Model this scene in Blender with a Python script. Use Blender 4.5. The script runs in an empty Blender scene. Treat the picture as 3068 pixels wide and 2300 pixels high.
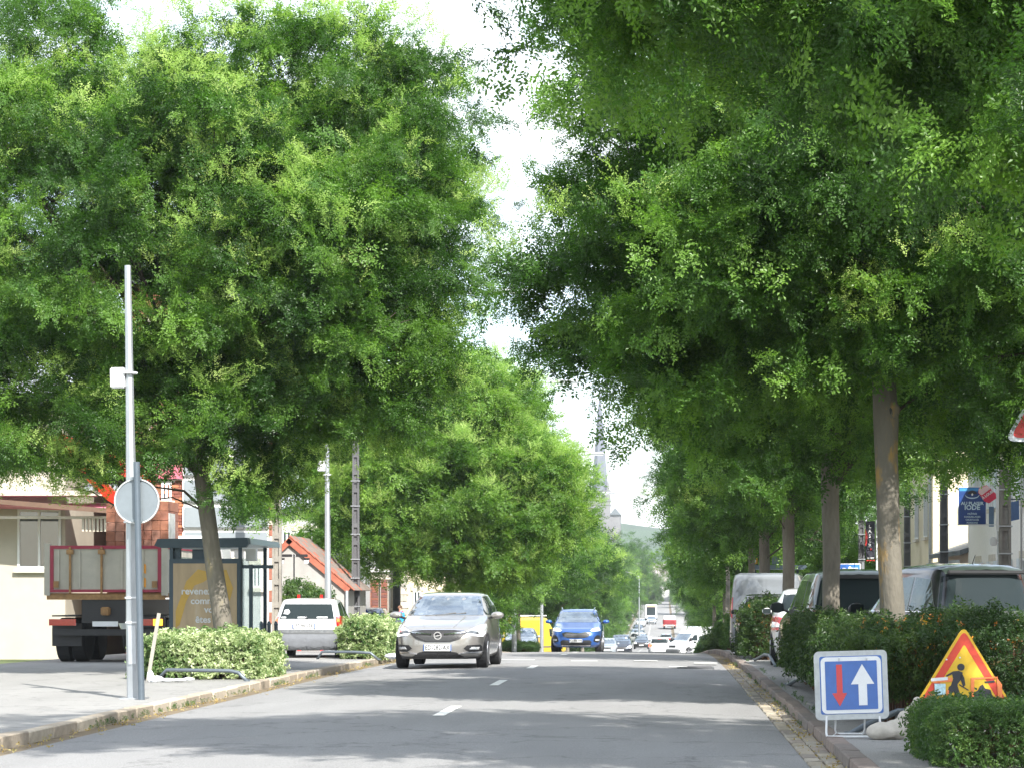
import bpy, bmesh, math, random
import numpy as np
from mathutils import Vector, Matrix, Euler
R = math.radians
PI = math.pi
S = bpy.context.scene
rng = random.Random(7)

# ------------------------------------------------------------------ camera
F = 7500.0; CX = 1990.0; HY = 1782.0; EYE = 1.44
cd = bpy.data.cameras.new('camera'); cam = bpy.data.objects.new('camera', cd)
S.collection.objects.link(cam); S.camera = cam
cam.location = (0, 0, EYE); cam.rotation_euler = (R(90), 0, 0)
cd.sensor_width = 36; cd.lens = F / 3068 * 36
cd.shift_x = (1534 - CX) / 3068; cd.shift_y = (HY - 1150) / 3068
cd.clip_start = 0.5; cd.clip_end = 9000

# ------------------------------------------------------------------ light
SUN_AZ = Vector((0.45, -0.9, 0)).normalized(); SUN_EL = R(42)
sd = (SUN_AZ * math.cos(SUN_EL) + Vector((0, 0, math.sin(SUN_EL)))).normalized()
sl = bpy.data.lights.new('sun', 'SUN'); so = bpy.data.objects.new('sun', sl)
S.collection.objects.link(so); so.rotation_euler = sd.to_track_quat('Z', 'Y').to_euler()
sl.energy = 4.9; sl.angle = R(0.55); sl.color = (1, 0.965, 0.9)
W = bpy.data.worlds.new('World'); S.world = W; W.use_nodes = True
nt = W.node_tree; nt.nodes.clear()
sky = nt.nodes.new('ShaderNodeTexSky'); sky.sky_type = 'NISHITA'; sky.sun_disc = False
sky.sun_elevation = SUN_EL; sky.sun_rotation = math.atan2(SUN_AZ.x, SUN_AZ.y)
sky.dust_density = 1.0; sky.air_density = 1.0
tc = nt.nodes.new('ShaderNodeTexCoord')
mp = nt.nodes.new('ShaderNodeMapping'); mp.inputs['Scale'].default_value = (1.6, 1.6, 4.2)
nz = nt.nodes.new('ShaderNodeTexNoise'); nz.inputs['Scale'].default_value = 1.9
nz.inputs['Detail'].default_value = 7; nz.inputs['Roughness'].default_value = 0.6
cr = nt.nodes.new('ShaderNodeValToRGB')
cr.color_ramp.elements[0].position = 0.42; cr.color_ramp.elements[0].color = (0.25, 0.25, 0.25, 1)
cr.color_ramp.elements[1].position = 0.62; cr.color_ramp.elements[1].color = (1, 1, 1, 1)
b1 = nt.nodes.new('ShaderNodeBackground'); b1.inputs[1].default_value = 0.15
b2 = nt.nodes.new('ShaderNodeBackground'); b2.inputs[0].default_value = (0.93, 0.97, 1, 1); b2.inputs[1].default_value = .95
mx = nt.nodes.new('ShaderNodeMixShader'); wo = nt.nodes.new('ShaderNodeOutputWorld')
L = nt.links.new
L(tc.outputs['Generated'], mp.inputs[0]); L(mp.outputs[0], nz.inputs['Vector']); L(nz.outputs[0], cr.inputs[0])
L(sky.outputs[0], b1.inputs[0]); L(cr.outputs[0], mx.inputs[0]); L(b1.outputs[0], mx.inputs[1]); L(b2.outputs[0], mx.inputs[2])
L(mx.outputs[0], wo.inputs[0])
S.view_settings.view_transform = 'Standard'; S.view_settings.look = 'None'
S.view_settings.exposure = 1.2; S.view_settings.gamma = 1
S.view_settings.use_curve_mapping = False
S.render.engine = 'CYCLES'
S.cycles.max_bounces = 7; S.cycles.diffuse_bounces = 3; S.cycles.transmission_bounces = 5
S.cycles.glossy_bounces = 3; S.cycles.transparent_max_bounces = 6; S.cycles.volume_bounces = 0
S.cycles.use_denoising = True

# ------------------------------------------------------------------ ground height and pixel helpers
GY = [-400, 46, 62, 75, 90, 120, 160, 200, 240, 300, 360, 420, 500, 600, 700, 900, 4000]
GZ = [0, 0, -.08, -.29, -.66, -1.5, -2.6, -3.4, -4.1, -4.9, -5.3, -4.8, -3.5, -1.8, -.3, 1.5, 1.5]
_gy = np.linspace(-400, 4000, 4401); _gz = np.interp(_gy, GY, GZ)
_k = np.exp(-np.linspace(-2, 2, 13) ** 2); _k /= _k.sum()
_gz = np.convolve(np.pad(_gz, 6, mode='edge'), _k, 'valid')
def g(y): return float(np.interp(y, _gy, _gz))
def wx(px, D): return (px - CX) * D / F
def wz(py, D): return EYE - (py - HY) * D / F
PAVE = 0.10

# ------------------------------------------------------------------ materials
MATS = {}
def mat(name, col, rough=.7, metal=0, var=.12, scale=6, bump=0, bscale=60, spec=.5, coat=0, col2=None, thr=None, emis=None, stretch=None, obj=True):
    if name in MATS: return MATS[name]
    m = bpy.data.materials.new(name); m.use_nodes = True; n = m.node_tree.nodes; l = m.node_tree.links.new
    p = n['Principled BSDF']; p.inputs['Roughness'].default_value = rough; p.inputs['Metallic'].default_value = metal
    p.inputs['Specular IOR Level'].default_value = spec; p.inputs['Coat Weight'].default_value = coat
    p.inputs['Coat Roughness'].default_value = .04
    c = tuple(col) + (1,)
    t = n.new('ShaderNodeTexCoord'); src = t.outputs['Object']
    if stretch:
        q = n.new('ShaderNodeMapping'); q.inputs['Scale'].default_value = stretch; l(src, q.inputs[0]); src = q.outputs[0]
    if var or col2:
        z = n.new('ShaderNodeTexNoise'); z.inputs['Scale'].default_value = scale; z.inputs['Detail'].default_value = 6
        z.inputs['Roughness'].default_value = .65
        l(src, z.inputs['Vector'])
        r = n.new('ShaderNodeValToRGB'); e = r.color_ramp.elements
        e[0].position = .3; e[1].position = .7
        e[0].color = tuple(max(0, v * (1 - var)) for v in col) + (1,)
        e[1].color = tuple(min(1, v * (1 + var)) for v in col) + (1,)
        if col2:
            th = thr or (.55, .65)
            a = r.color_ramp.elements.new(th[0]); a.color = c
            e[-1].position = th[1]; e[-1].color = tuple(col2) + (1,)
        l(z.outputs[0], r.inputs[0]); l(r.outputs[0], p.inputs['Base Color'])
    else: p.inputs['Base Color'].default_value = c
    if bump:
        z2 = n.new('ShaderNodeTexNoise'); z2.inputs['Scale'].default_value = bscale; z2.inputs['Detail'].default_value = 4
        l(src, z2.inputs['Vector']); b = n.new('ShaderNodeBump'); b.inputs['Strength'].default_value = bump
        b.inputs['Distance'].default_value = .02
        l(z2.outputs[0], b.inputs['Height']); l(b.outputs[0], p.inputs['Normal'])
    if emis:
        p.inputs['Emission Color'].default_value = tuple(emis[:3]) + (1,); p.inputs['Emission Strength'].default_value = emis[3]
    MATS[name] = m; return m

def leaf_mat(name, c1, c2, c3, trans=.35, rough=.42, spec=.5):
    """leaf colour varies from spray to spray; light passes through"""
    m = bpy.data.materials.new(name); m.use_nodes = True; n = m.node_tree.nodes; l = m.node_tree.links.new
    p = n['Principled BSDF']; o = n['Material Output']; p.inputs['Roughness'].default_value = rough
    p.inputs['Specular IOR Level'].default_value = spec
    oi = n.new('ShaderNodeAttribute'); oi.attribute_type = 'INSTANCER'; oi.attribute_name = 'tone'; r = n.new('ShaderNodeValToRGB'); e = r.color_ramp.elements
    e[0].color = tuple(c1) + (1,); e[1].color = tuple(c3) + (1,); e[1].position = 1
    a = e.new(.55); a.color = tuple(c2) + (1,)
    l(oi.outputs['Fac'], r.inputs[0]); l(r.outputs[0], p.inputs['Base Color'])
    t = n.new('ShaderNodeBsdfTranslucent'); hs = n.new('ShaderNodeMixRGB'); hs.blend_type = 'MULTIPLY'; hs.inputs[0].default_value = 1
    hs.inputs[2].default_value = (1.5, 1.75, .55, 1); l(r.outputs[0], hs.inputs[1]); l(hs.outputs[0], t.inputs[0])
    x = n.new('ShaderNodeMixShader'); x.inputs[0].default_value = trans
    l(p.outputs[0], x.inputs[1]); l(t.outputs[0], x.inputs[2]); l(x.outputs[0], o.inputs[0])
    return m

# ------------------------------------------------------------------ object helpers
col = S.collection
def tag(o, label=None, cat=None, group=None, kind=None):
    if label: o['label'] = label
    if cat: o['category'] = cat
    if group: o['group'] = group
    if kind: o['kind'] = kind
    return o
def thing(name, label, cat, loc=(0, 0, 0), rz=0, group=None):
    o = bpy.data.objects.new(name, None); col.objects.link(o); o.location = loc; o.rotation_euler = (0, 0, rz)
    o.empty_display_size = .2
    return tag(o, label, cat, group)
def raw(name, verts, faces, m=None, parent=None, smooth=False):
    me = bpy.data.meshes.new(name); me.from_pydata([tuple(v) for v in verts], [], faces); me.update()
    if smooth: me.polygons.foreach_set('use_smooth', [True] * len(me.polygons))
    o = bpy.data.objects.new(name, me); col.objects.link(o)
    if m: me.materials.append(m)
    if parent: o.parent = parent
    return o
def copy_tree(o, parent=None):
    c = o.copy(); col.objects.link(c); c.parent = parent
    for ch in o.children: copy_tree(ch, c)
    return c

class MB:
    def __init__(s): s.v = []; s.f = []; s.mi = []; s.cur = 0
    def add(s, vs, fs):
        b = len(s.v); s.v += [tuple(v) for v in vs]; s.f += [tuple(i + b for i in f) for f in fs]; s.mi += [s.cur] * len(fs); return s
    def box(s, x0, x1, y0, y1, z0, z1, bev=0):
        if bev:
            bm = bmesh.new(); bmesh.ops.create_cube(bm, size=1)
            for v in bm.verts: v.co = Vector(((x0 + x1) / 2 + v.co.x * (x1 - x0), (y0 + y1) / 2 + v.co.y * (y1 - y0), (z0 + z1) / 2 + v.co.z * (z1 - z0)))
            bmesh.ops.bevel(bm, geom=bm.edges[:], offset=bev, segments=2, affect='EDGES')
            bm.verts.index_update(); s.add([v.co.copy() for v in bm.verts], [[v.index for v in f.verts] for f in bm.faces]); bm.free(); return s
        return s.add([(x0, y0, z0), (x1, y0, z0), (x1, y1, z0), (x0, y1, z0), (x0, y0, z1), (x1, y0, z1), (x1, y1, z1), (x0, y1, z1)],
              [(0, 3, 2, 1), (4, 5, 6, 7), (0, 1, 5, 4), (1, 2, 6, 5), (2, 3, 7, 6), (3, 0, 4, 7)])
    def tube(s, pts, rs, n=10, cap=True):
        pts = [Vector(p) for p in pts]; rs = rs if hasattr(rs, '__len__') else [rs] * len(pts); vs = []; fs = []
        for i, p in enumerate(pts):
            d = (pts[min(i + 1, len(pts) - 1)] - pts[max(i - 1, 0)]).normalized()
            u = d.cross(Vector((0, 1, 0)) if abs(d.y) < .9 else Vector((1, 0, 0))).normalized(); w = d.cross(u)
            for k in range(n):
                a = 2 * PI * k / n; vs.append(p + (u * math.cos(a) + w * math.sin(a)) * rs[i])
        for i in range(len(pts) - 1):
            for k in range(n):
                fs.append((i * n + k, i * n + (k + 1) % n, (i + 1) * n + (k + 1) % n, (i + 1) * n + k))
        if cap: fs.append(tuple(range(n))[::-1]); fs.append(tuple((len(pts) - 1) * n + k for k in range(n)))
        return s.add(vs, fs)
    def prism(s, poly, a, b, axis='y'):
        """poly of (x,z) pairs pushed along y from a to b (or (y,z) along x)"""
        n = len(poly)
        f = (lambda p, t: (p[0], t, p[1])) if axis == 'y' else ((lambda p, t: (t, p[0], p[1])) if axis == 'x' else (lambda p, t: (p[0], p[1], t)))
        vs = [f(p, a) for p in poly] + [f(p, b) for p in poly]
        return s.add(vs, [tuple(range(n)), tuple(range(2 * n - 1, n - 1, -1))] + [(i, i + n, (i + 1) % n + n, (i + 1) % n) for i in range(n)])
    def build(s, name, m, parent=None, smooth=False):
        o = raw(name, s.v, s.f, None, parent, smooth)
        bm = bmesh.new(); bm.from_mesh(o.data); bmesh.ops.recalc_face_normals(bm, faces=bm.faces[:]); bm.to_mesh(o.data); bm.free()
        for mm in (m if isinstance(m, (list, tuple)) else [m]): o.data.materials.append(mm)
        if isinstance(m, (list, tuple)): o.data.polygons.foreach_set('material_index', s.mi)
        return o
def bx(name, m, parent, x0, x1, y0, y1, z0, z1, bev=0): return MB().box(x0, x1, y0, y1, z0, z1, bev).build(name, m, parent)
def text(body, size, m, parent, loc, rot=(R(90), 0, 0), sx=1, name='lettering', bold=0, align='CENTER', depth=.002):
    c = bpy.data.curves.new(name, 'FONT'); c.body = body; c.size = size; c.align_x = align; c.align_y = 'CENTER'
    c.extrude = depth; c.offset = bold; c.resolution_u = 3
    o = bpy.data.objects.new(name, c); col.objects.link(o); c.materials.append(m); o.parent = parent
    me = bpy.data.meshes.new_from_object(o); bpy.data.objects.remove(o); o = bpy.data.objects.new(name, me); col.objects.link(o)
    if not me.materials: me.materials.append(m)
    o.parent = parent; o.location = loc; o.rotation_euler = rot; o.scale = (sx, 1, 1); return o
def rrect(x0, x1, z0, z1, r, n=5):
    p = []
    for cx, cz, a0 in ((x1 - r, z1 - r, 0), (x0 + r, z1 - r, 90), (x0 + r, z0 + r, 180), (x1 - r, z0 + r, 270)):
        for k in range(n + 1):
            a = R(a0 + 90 * k / n); p.append((cx + r * math.cos(a), cz + r * math.sin(a)))
    return p
# ------------------------------------------------------------------ ground, road, kerbs
XL, XR = -5.95, 1.22          # asphalt edges
KL0, KL1 = -6.38, -6.22       # left kerb
KR0, KR1 = 1.52, 1.68         # right kerb
ys = [-60 + i * 2 for i in range(0, 500)] + [940 + 60 * i for i in range(0, 45)]
def strip(name, x0, x1, dz, m, y0=-60, y1=800, kind='structure', nx=1, crown=0, parent=None):
    yy = [y for y in ys if y0 <= y <= y1]; v = []; f = []
    for y in yy:
        for k in range(nx + 1):
            t = k / nx; v.append((x0 + (x1 - x0) * t, y, g(y) + dz + crown * (1 - (2 * t - 1) ** 2)))
    n = nx + 1
    for i in range(len(yy) - 1):
        for k in range(nx): f.append((i * n + k, i * n + k + 1, (i + 1) * n + k + 1, (i + 1) * n + k))
    o = raw(name, v, f, m, parent, True)
    if kind: o['kind'] = kind
    return o
def asphalt_mat(name, c, patch):
    m = mat(name, c, .88, var=.4, scale=70, bump=.35, bscale=220, spec=.25)
    n = m.node_tree.nodes; l = m.node_tree.links.new; p = n['Principled BSDF']
    base = p.inputs['Base Color'].links[0].from_socket
    t = n.new('ShaderNodeTexCoord'); q = n.new('ShaderNodeMapping'); q.inputs['Scale'].default_value = (1.0, .16, 1)
    z = n.new('ShaderNodeTexNoise'); z.inputs['Scale'].default_value = 1.3; z.inputs['Detail'].default_value = 5
    l(t.outputs['Object'], q.inputs[0]); l(q.outputs[0], z.inputs['Vector'])
    r = n.new('ShaderNodeValToRGB'); r.color_ramp.elements[0].position = .35; r.color_ramp.elements[0].color = (.93, .93, .93, 1)
    r.color_ramp.elements[1].position = .68; r.color_ramp.elements[1].color = (1.06, 1.06, 1.06, 1)
    mm = n.new('ShaderNodeMixRGB'); mm.blend_type = 'MULTIPLY'; mm.inputs[0].default_value = 1
    l(z.outputs[0], r.inputs[0]); l(base, mm.inputs[1]); l(r.outputs[0], mm.inputs[2])
    # thin cracks
    vo = n.new('ShaderNodeTexVoronoi'); vo.feature = 'DISTANCE_TO_EDGE'; vo.inputs['Scale'].default_value = patch
    w2 = n.new('ShaderNodeTexNoise'); w2.inputs['Scale'].default_value = 2.5
    ad = n.new('ShaderNodeVectorMath'); ad.operation = 'ADD'
    l(t.outputs['Object'], w2.inputs['Vector']); l(t.outputs['Object'], ad.inputs[0]); l(w2.outputs['Color'], ad.inputs[1]); l(ad.outputs[0], vo.inputs['Vector'])
    r2 = n.new('ShaderNodeValToRGB'); r2.color_ramp.elements[0].color = (.6, .6, .6, 1); r2.color_ramp.elements[1].color = (1, 1, 1, 1)
    r2.color_ramp.elements[0].position = .0; r2.color_ramp.elements[1].position = .018
    m3 = n.new('ShaderNodeMixRGB'); m3.blend_type = 'MULTIPLY'; m3.inputs[0].default_value = .7
    l(vo.outputs[0], r2.inputs[0]); l(mm.outputs[0], m3.inputs[1]); l(r2.outputs[0], m3.inputs[2]); l(m3.outputs[0], p.inputs['Base Color'])
    return m
M_road = asphalt_mat('road asphalt', (.24, .238, .236), .35)
M_pave = asphalt_mat('pavement asphalt', (.27, .265, .255), .5)
M_soil = mat('dry soil', (.16, .125, .08), .95, var=.35, scale=3, bump=.6, bscale=30)
M_grass = mat('rough grass', (.09, .12, .04), .95, var=.3, scale=2, bump=.5)
M_white = mat('white road paint', (.72, .72, .68), .8, var=.1, scale=15, col2=(.4, .4, .39), thr=(.6, .68))
M_kerb = [mat('kerb stone %d' % i, c, .9, var=.22, scale=9, bump=.5, bscale=40) for i, c in enumerate([(.36, .3, .23), (.42, .36, .28), (.32, .27, .21), (.45, .39, .31)])]
M_kerbr = [mat('reddish kerb stone %d' % i, c, .9, var=.25, scale=9, bump=.5, bscale=40) for i, c in enumerate([(.19, .155, .135), (.22, .175, .15), (.17, .145, .13)])]
M_pav = [mat('gutter paver %d' % i, c, .9, var=.25, scale=12, bump=.5, bscale=50) for i, c in enumerate([(.3, .26, .2), (.26, .22, .18), (.34, .3, .235), (.22, .19, .16), (.31, .28, .23)])]

gv = []; gf = []
gx = [-900, -300, -120, -60, -30, -18, -12, -8, 0, 8, 12, 18, 30, 60, 120, 300, 900]
gyy = [-60, 0] + list(range(10, 700, 10)) + [760, 840, 940, 1100, 1400, 1900, 2700]
for y in gyy:
    for x in gx: gv.append((x, y, g(y) - .06))
n = len(gx)
for i in range(len(gyy) - 1):
    for k in range(n - 1): gf.append((i * n + k, i * n + k + 1, (i + 1) * n + k + 1, (i + 1) * n + k))
tag(raw('ground', gv, gf, M_grass, None, True), kind='structure')
ROAD = strip('road', XL, XR, 0, M_road, nx=8, crown=.05)
strip('pavement', -13.2, KL0, PAVE, M_pave)
strip('pavement', KR1, 8.7, PAVE, M_pave)
# gutters: the mortar bed as one strip each, the stones as parts
gl = strip('gutter', XL, KL1, -.012, M_soil); gr = strip('gutter', XR, KR0, -.012, M_soil)
kl = strip('kerb', KL0 + .02, KL1 - .02, .06, M_soil); kr = strip('kerb', KR0 + .02, KR1 - .02, .06, M_soil)
def stone_mesh(name, sx, sy, h, m, bev=.014, seed=0):
    rr = random.Random(seed); bm = bmesh.new(); bmesh.ops.create_cube(bm, size=1)
    for v in bm.verts: v.co = Vector((v.co.x * sx, v.co.y * sy, (v.co.z - .5) * h))
    bmesh.ops.bevel(bm, geom=[e for e in bm.edges if max(v.co.z for v in e.verts) > -h * .5], offset=bev, segments=1, affect='EDGES')
    for v in bm.verts: v.co += Vector((rr.uniform(-1, 1) * .006, rr.uniform(-1, 1) * .008, rr.uniform(-1, 1) * .005 if v.co.z > -h * .5 else 0))
    me = bpy.data.meshes.new(name); bm.to_mesh(me); bm.free(); me.materials.append(m); return me
def lay(name, meshes, parent, x, z, y0, y1, step, jit=.006):
    y = y0
    while y < y1:
        o = bpy.data.objects.new(name, rng.choice(meshes)); col.objects.link(o); o.parent = parent
        o.location = (x + rng.uniform(-jit, jit), y, g(y) + z + rng.uniform(-jit, jit)); o.rotation_euler = (rng.uniform(-.006, .006), 0, rng.uniform(-.01, .01))
        y += step
kms = [stone_mesh('kerb_stone', .165, .975, .26, m, seed=i) for i, m in enumerate(M_kerb)]
kmr = [stone_mesh('kerb_stone', .165, .975, .26, m, seed=i) for i, m in enumerate(M_kerbr)]
lay('kerb_stone', kms, kl, (KL0 + KL1) / 2, PAVE + .012, 16, 130, 1.0)
lay('kerb_stone', kmr, kr, (KR0 + KR1) / 2, PAVE + .012, 16, 130, 1.0)
pvs = [stone_mesh('paver', .138, .44, .12, m, .012, seed=i) for i, m in enumerate(M_pav)]
for c, (par, x0) in enumerate(((gr, XR + .075), (gr, XR + .225), (gl, KL1 - .075), (gl, KL1 - .2))):
    lay('paver', pvs, par, x0 if c < 2 else x0 + .15 * 0 + .0, .012, 19 + .2 * (c % 2), 49, .46)
# road markings
def marks():
    spans = [(y, y + 1.6) for y in (17.6, 25.2 + 0, 33.4, 41.2 + 0)]
    return spans
mk = 0
for (pa, pb, px0, px1) in ((2143, 2114, 1303, 1380), (2052, 2036, 1474, 1515), (1999, 1990, 1577, 1613)):
    d0 = 1.39 * F / (pa - HY); d1 = 1.39 * F / (pb - HY)
    xc = wx((px0 + px1) / 2, (d0 + d1) / 2)
    tag(raw('road_marking', [(xc - .07, d0, g(d0) + .054), (xc + .07, d0, g(d0) + .054), (xc + .07, d1, g(d1) + .054), (xc - .07, d1, g(d1) + .054)], [(0, 1, 2, 3)], M_white), kind='structure')
d = 62
while d < 620:
    y0, y1 = d, d + (2 if d < 300 else 3)
    tag(raw('road_marking', [(-2.6, y0, g(y0) + .056), (-2.44, y0, g(y0) + .056), (-2.44, y1, g(y1) + .056), (-2.6, y1, g(y1) + .056)], [(0, 1, 2, 3)], M_white), kind='structure')
    d += 8 if d < 300 else 6
# zebra / give-way marks near the crest, seen as thin light bars
for (pxa, pxb, py, h) in ((1500, 1600, 1970, .5), (1710, 1790, 1974, .4), (1900, 1970, 1974, .5), (2080, 2150, 1982, .5), (2005, 2060, 1995, .4)):
    D = 1.4 * F / (py - HY); x0, x1 = wx(pxa, D), wx(pxb, D)
    tag(raw('road_marking', [(x0, D, g(D) + .052), (x1, D, g(D) + .05), (x1, D + h, g(D + h) + .05), (x0, D + h, g(D + h) + .052)], [(0, 1, 2, 3)], M_white), kind='structure')

# ------------------------------------------------------------------ foliage: sprigs of leaves that crowns and hedges are grown from
def sprig(name, seed, m, n_leaves, n_pairs, length, ll, lw, twig=None, fan=.9, compound=True):
    rr = random.Random(seed); v = []; f = []; mi = []
    def leaf(p, d, up, L_, w_, k=0):
        d = d.normalized(); s_ = d.cross(up)
        if s_.length < 1e-3: s_ = Vector((0, 1, 0))
        s_.normalize(); up2 = s_.cross(d); b = len(v)
        v.extend([p, p + d * L_ * .45 + s_ * w_ * .5 + up2 * w_ * .12, p + d * L_ - up2 * L_ * .12, p + d * L_ * .45 - s_ * w_ * .5 + up2 * w_ * .12])
        f.append((b, b + 1, b + 2, b + 3)); mi.append(0)
    axis = Vector((1, 0, 0))
    for i in range(n_leaves):
        t = (i + .5) / n_leaves
        o = Vector((length * t * .75, rr.uniform(-.02, .02), -.1 * length * t * t))
        if compound:
            side = 1 if i % 2 else -1
            a = side * rr.uniform(.35, fan + .25) * (1 - .4 * t)
            d = Vector((math.cos(a), math.sin(a), rr.uniform(-.7, .8))).normalized(); up = (Vector((0, 0, 1)) + Vector((rr.uniform(-.5, .5), rr.uniform(-.5, .5), 0))).normalized()
            rl = length * rr.uniform(.42, .6)
            for j in range(n_pairs):
                q = o + d * rl * (.2 + .8 * j / n_pairs) + Vector((0, 0, -.18 * rl * (j / n_pairs) ** 2))
                s_ = d.cross(up).normalized()
                for sg in (1, -1): leaf(q + Vector((rr.gauss(0, .008), rr.gauss(0, .008), rr.gauss(0, .008))), s_ * sg + d * rr.uniform(.1, .9) + Vector((rr.gauss(0, .2), rr.gauss(0, .2), rr.uniform(-.6, .3))), (up + Vector((rr.gauss(0, .35), rr.gauss(0, .35), 0))).normalized(), ll * rr.uniform(.8, 1.15), lw)
            leaf(o + d * rl, d, up, ll, lw)
        else:
            a = rr.uniform(0, 2 * PI); d = Vector((rr.uniform(-.1, .9), math.cos(a), math.sin(a))).normalized()
            leaf(o, d, Vector((rr.uniform(-1, 1), rr.uniform(-1, 1), 1)).normalized(), ll * rr.uniform(.7, 1.2), lw * rr.uniform(.8, 1.2))
    me = bpy.data.meshes.new(name); me.from_pydata([tuple(p) for p in v], [], f); me.update()
    me.materials.append(m)
    return bpy.data.objects.new(name, me)
def bank(name, objs):
    c = bpy.data.collections.new(name)
    for o in objs: c.objects.link(o)
    return c
def grower(name, coll):
    ng = bpy.data.node_groups.new(name, 'GeometryNodeTree')
    ng.interface.new_socket('Geometry', in_out='INPUT', socket_type='NodeSocketGeometry')
    ng.interface.new_socket('Geometry', in_out='OUTPUT', socket_type='NodeSocketGeometry')
    n = ng.nodes; l = ng.links.new
    i = n.new('NodeGroupInput'); o = n.new('NodeGroupOutput')
    ci = n.new('GeometryNodeCollectionInfo'); ci.inputs[0].default_value = coll; ci.inputs[1].default_value = True; ci.inputs[2].default_value = True
    ip = n.new('GeometryNodeInstanceOnPoints'); ip.inputs['Pick Instance'].default_value = True
    def at(nm, ty):
        a = n.new('GeometryNodeInputNamedAttribute'); a.data_type = ty; a.inputs[0].default_value = nm; return a.outputs[0]
    l(i.outputs[0], ip.inputs['Points']); l(ci.outputs[0], ip.inputs['Instance'])
    l(at('idx', 'INT'), ip.inputs['Instance Index']); l(at('rot', 'FLOAT_VECTOR'), ip.inputs['Rotation']); l(at('scl', 'FLOAT'), ip.inputs['Scale'])
    l(ip.outputs[0], o.inputs[0]); return ng
def grow(name, pts, rots, scl, idx, ng, parent, kind='stuff', tone=None):
    me = bpy.data.meshes.new(name); me.from_pydata([tuple(p) for p in pts], [], [])
    a = me.attributes.new('rot', 'FLOAT_VECTOR', 'POINT'); a.data.foreach_set('vector', np.array(rots, dtype=np.float32).ravel())
    a = me.attributes.new('scl', 'FLOAT', 'POINT'); a.data.foreach_set('value', np.array(scl, dtype=np.float32))
    a = me.attributes.new('idx', 'INT', 'POINT'); a.data.foreach_set('value', np.array(idx, dtype=np.int32))
    if tone is None:
        tone = [min(1, max(0, .5 + .32 * math.sin(p[0] * 2.9 + p[2] * 2.1) * math.sin(p[1] * 3.3 - p[2] * 1.3) + rng.uniform(-.42, .42))) for p in pts]
    a = me.attributes.new('tone', 'FLOAT', 'POINT'); a.data.foreach_set('value', np.array(tone, dtype=np.float32))
    o = bpy.data.objects.new(name, me); col.objects.link(o); o.parent = parent
    md = o.modifiers.new('leaves', 'NODES'); md.node_group = ng
    if kind: o['kind'] = kind
    return o
M_leafA = leaf_mat('pagoda tree leaf', (.028, .076, .012), (.068, .155, .024), (.155, .275, .048), .46)
M_leafB = leaf_mat('darker leaf', (.022, .062, .011), (.056, .128, .02), (.125, .225, .038), .44)
M_leafC = leaf_mat('pale leaf', (.065, .15, .024), (.135, .245, .042), (.23, .35, .078), .48)
M_bloss = leaf_mat('pale flower panicle', (.2, .33, .07), (.3, .43, .11), (.4, .5, .17), .4, .7)
M_varie = leaf_mat('variegated leaf', (.07, .15, .035), (.3, .38, .17), (.56, .6, .4), .22)
M_pyra = leaf_mat('hedge leaf dark', (.016, .045, .008), (.032, .07, .012), (.07, .12, .02), .3)
M_clip = leaf_mat('clipped hedge leaf', (.035, .085, .02), (.06, .125, .03), (.11, .18, .045), .35)
M_berry = leaf_mat('orange berry', (.4, .09, .01), (.5, .2, .02), (.55, .34, .03), .1)
M_dry = leaf_mat('dry leaf', (.25, .17, .06), (.36, .27, .1), (.45, .38, .18), .2, .8)
cA = grower('leafy A', bank('sprigs A', [sprig('leaf_sprig', 10 + k, M_leafA, 13, 6, .36, .037, .02) for k in range(5)]))
cB = grower('leafy B', bank('sprigs B', [sprig('leaf_sprig', 20 + k, M_leafB, 13, 6, .36, .038, .0205) for k in range(4)]))
cC = grower('leafy C', bank('sprigs C', [sprig('leaf_sprig', 30 + k, M_leafC, 13, 6, .36, .04, .022) for k in range(4)]))
cF = grower('blossom', bank('sprigs F', [sprig('flower_sprig', 40 + k, M_bloss, 9, 6, .3, .02, .016, fan=.7) for k in range(3)]))
cV = grower('hedge V', bank('sprigs V', [sprig('hedge_sprig', 50 + k, M_varie, 26, 0, .12, .028, .016, compound=False) for k in range(4)]))
cP = grower('hedge P', bank('sprigs P', [sprig('hedge_sprig', 60 + k, M_pyra, 26, 0, .17, .03, .011, compound=False) for k in range(4)]))
cL = grower('hedge L', bank('sprigs L', [sprig('hedge_sprig', 70 + k, M_clip, 26, 0, .1, .018, .009, compound=False) for k in range(4)]))
cBe = grower('berries', bank('sprigs Be', [sprig('berry_sprig', 80 + k, M_berry, 10, 0, .05, .014, .014, compound=False) for k in range(2)]))
cD = grower('dry', bank('sprigs D', [sprig('dry_leaf', 90 + k, M_dry, 5, 0, .14, .035, .02, compound=False) for k in range(3)]))

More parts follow.
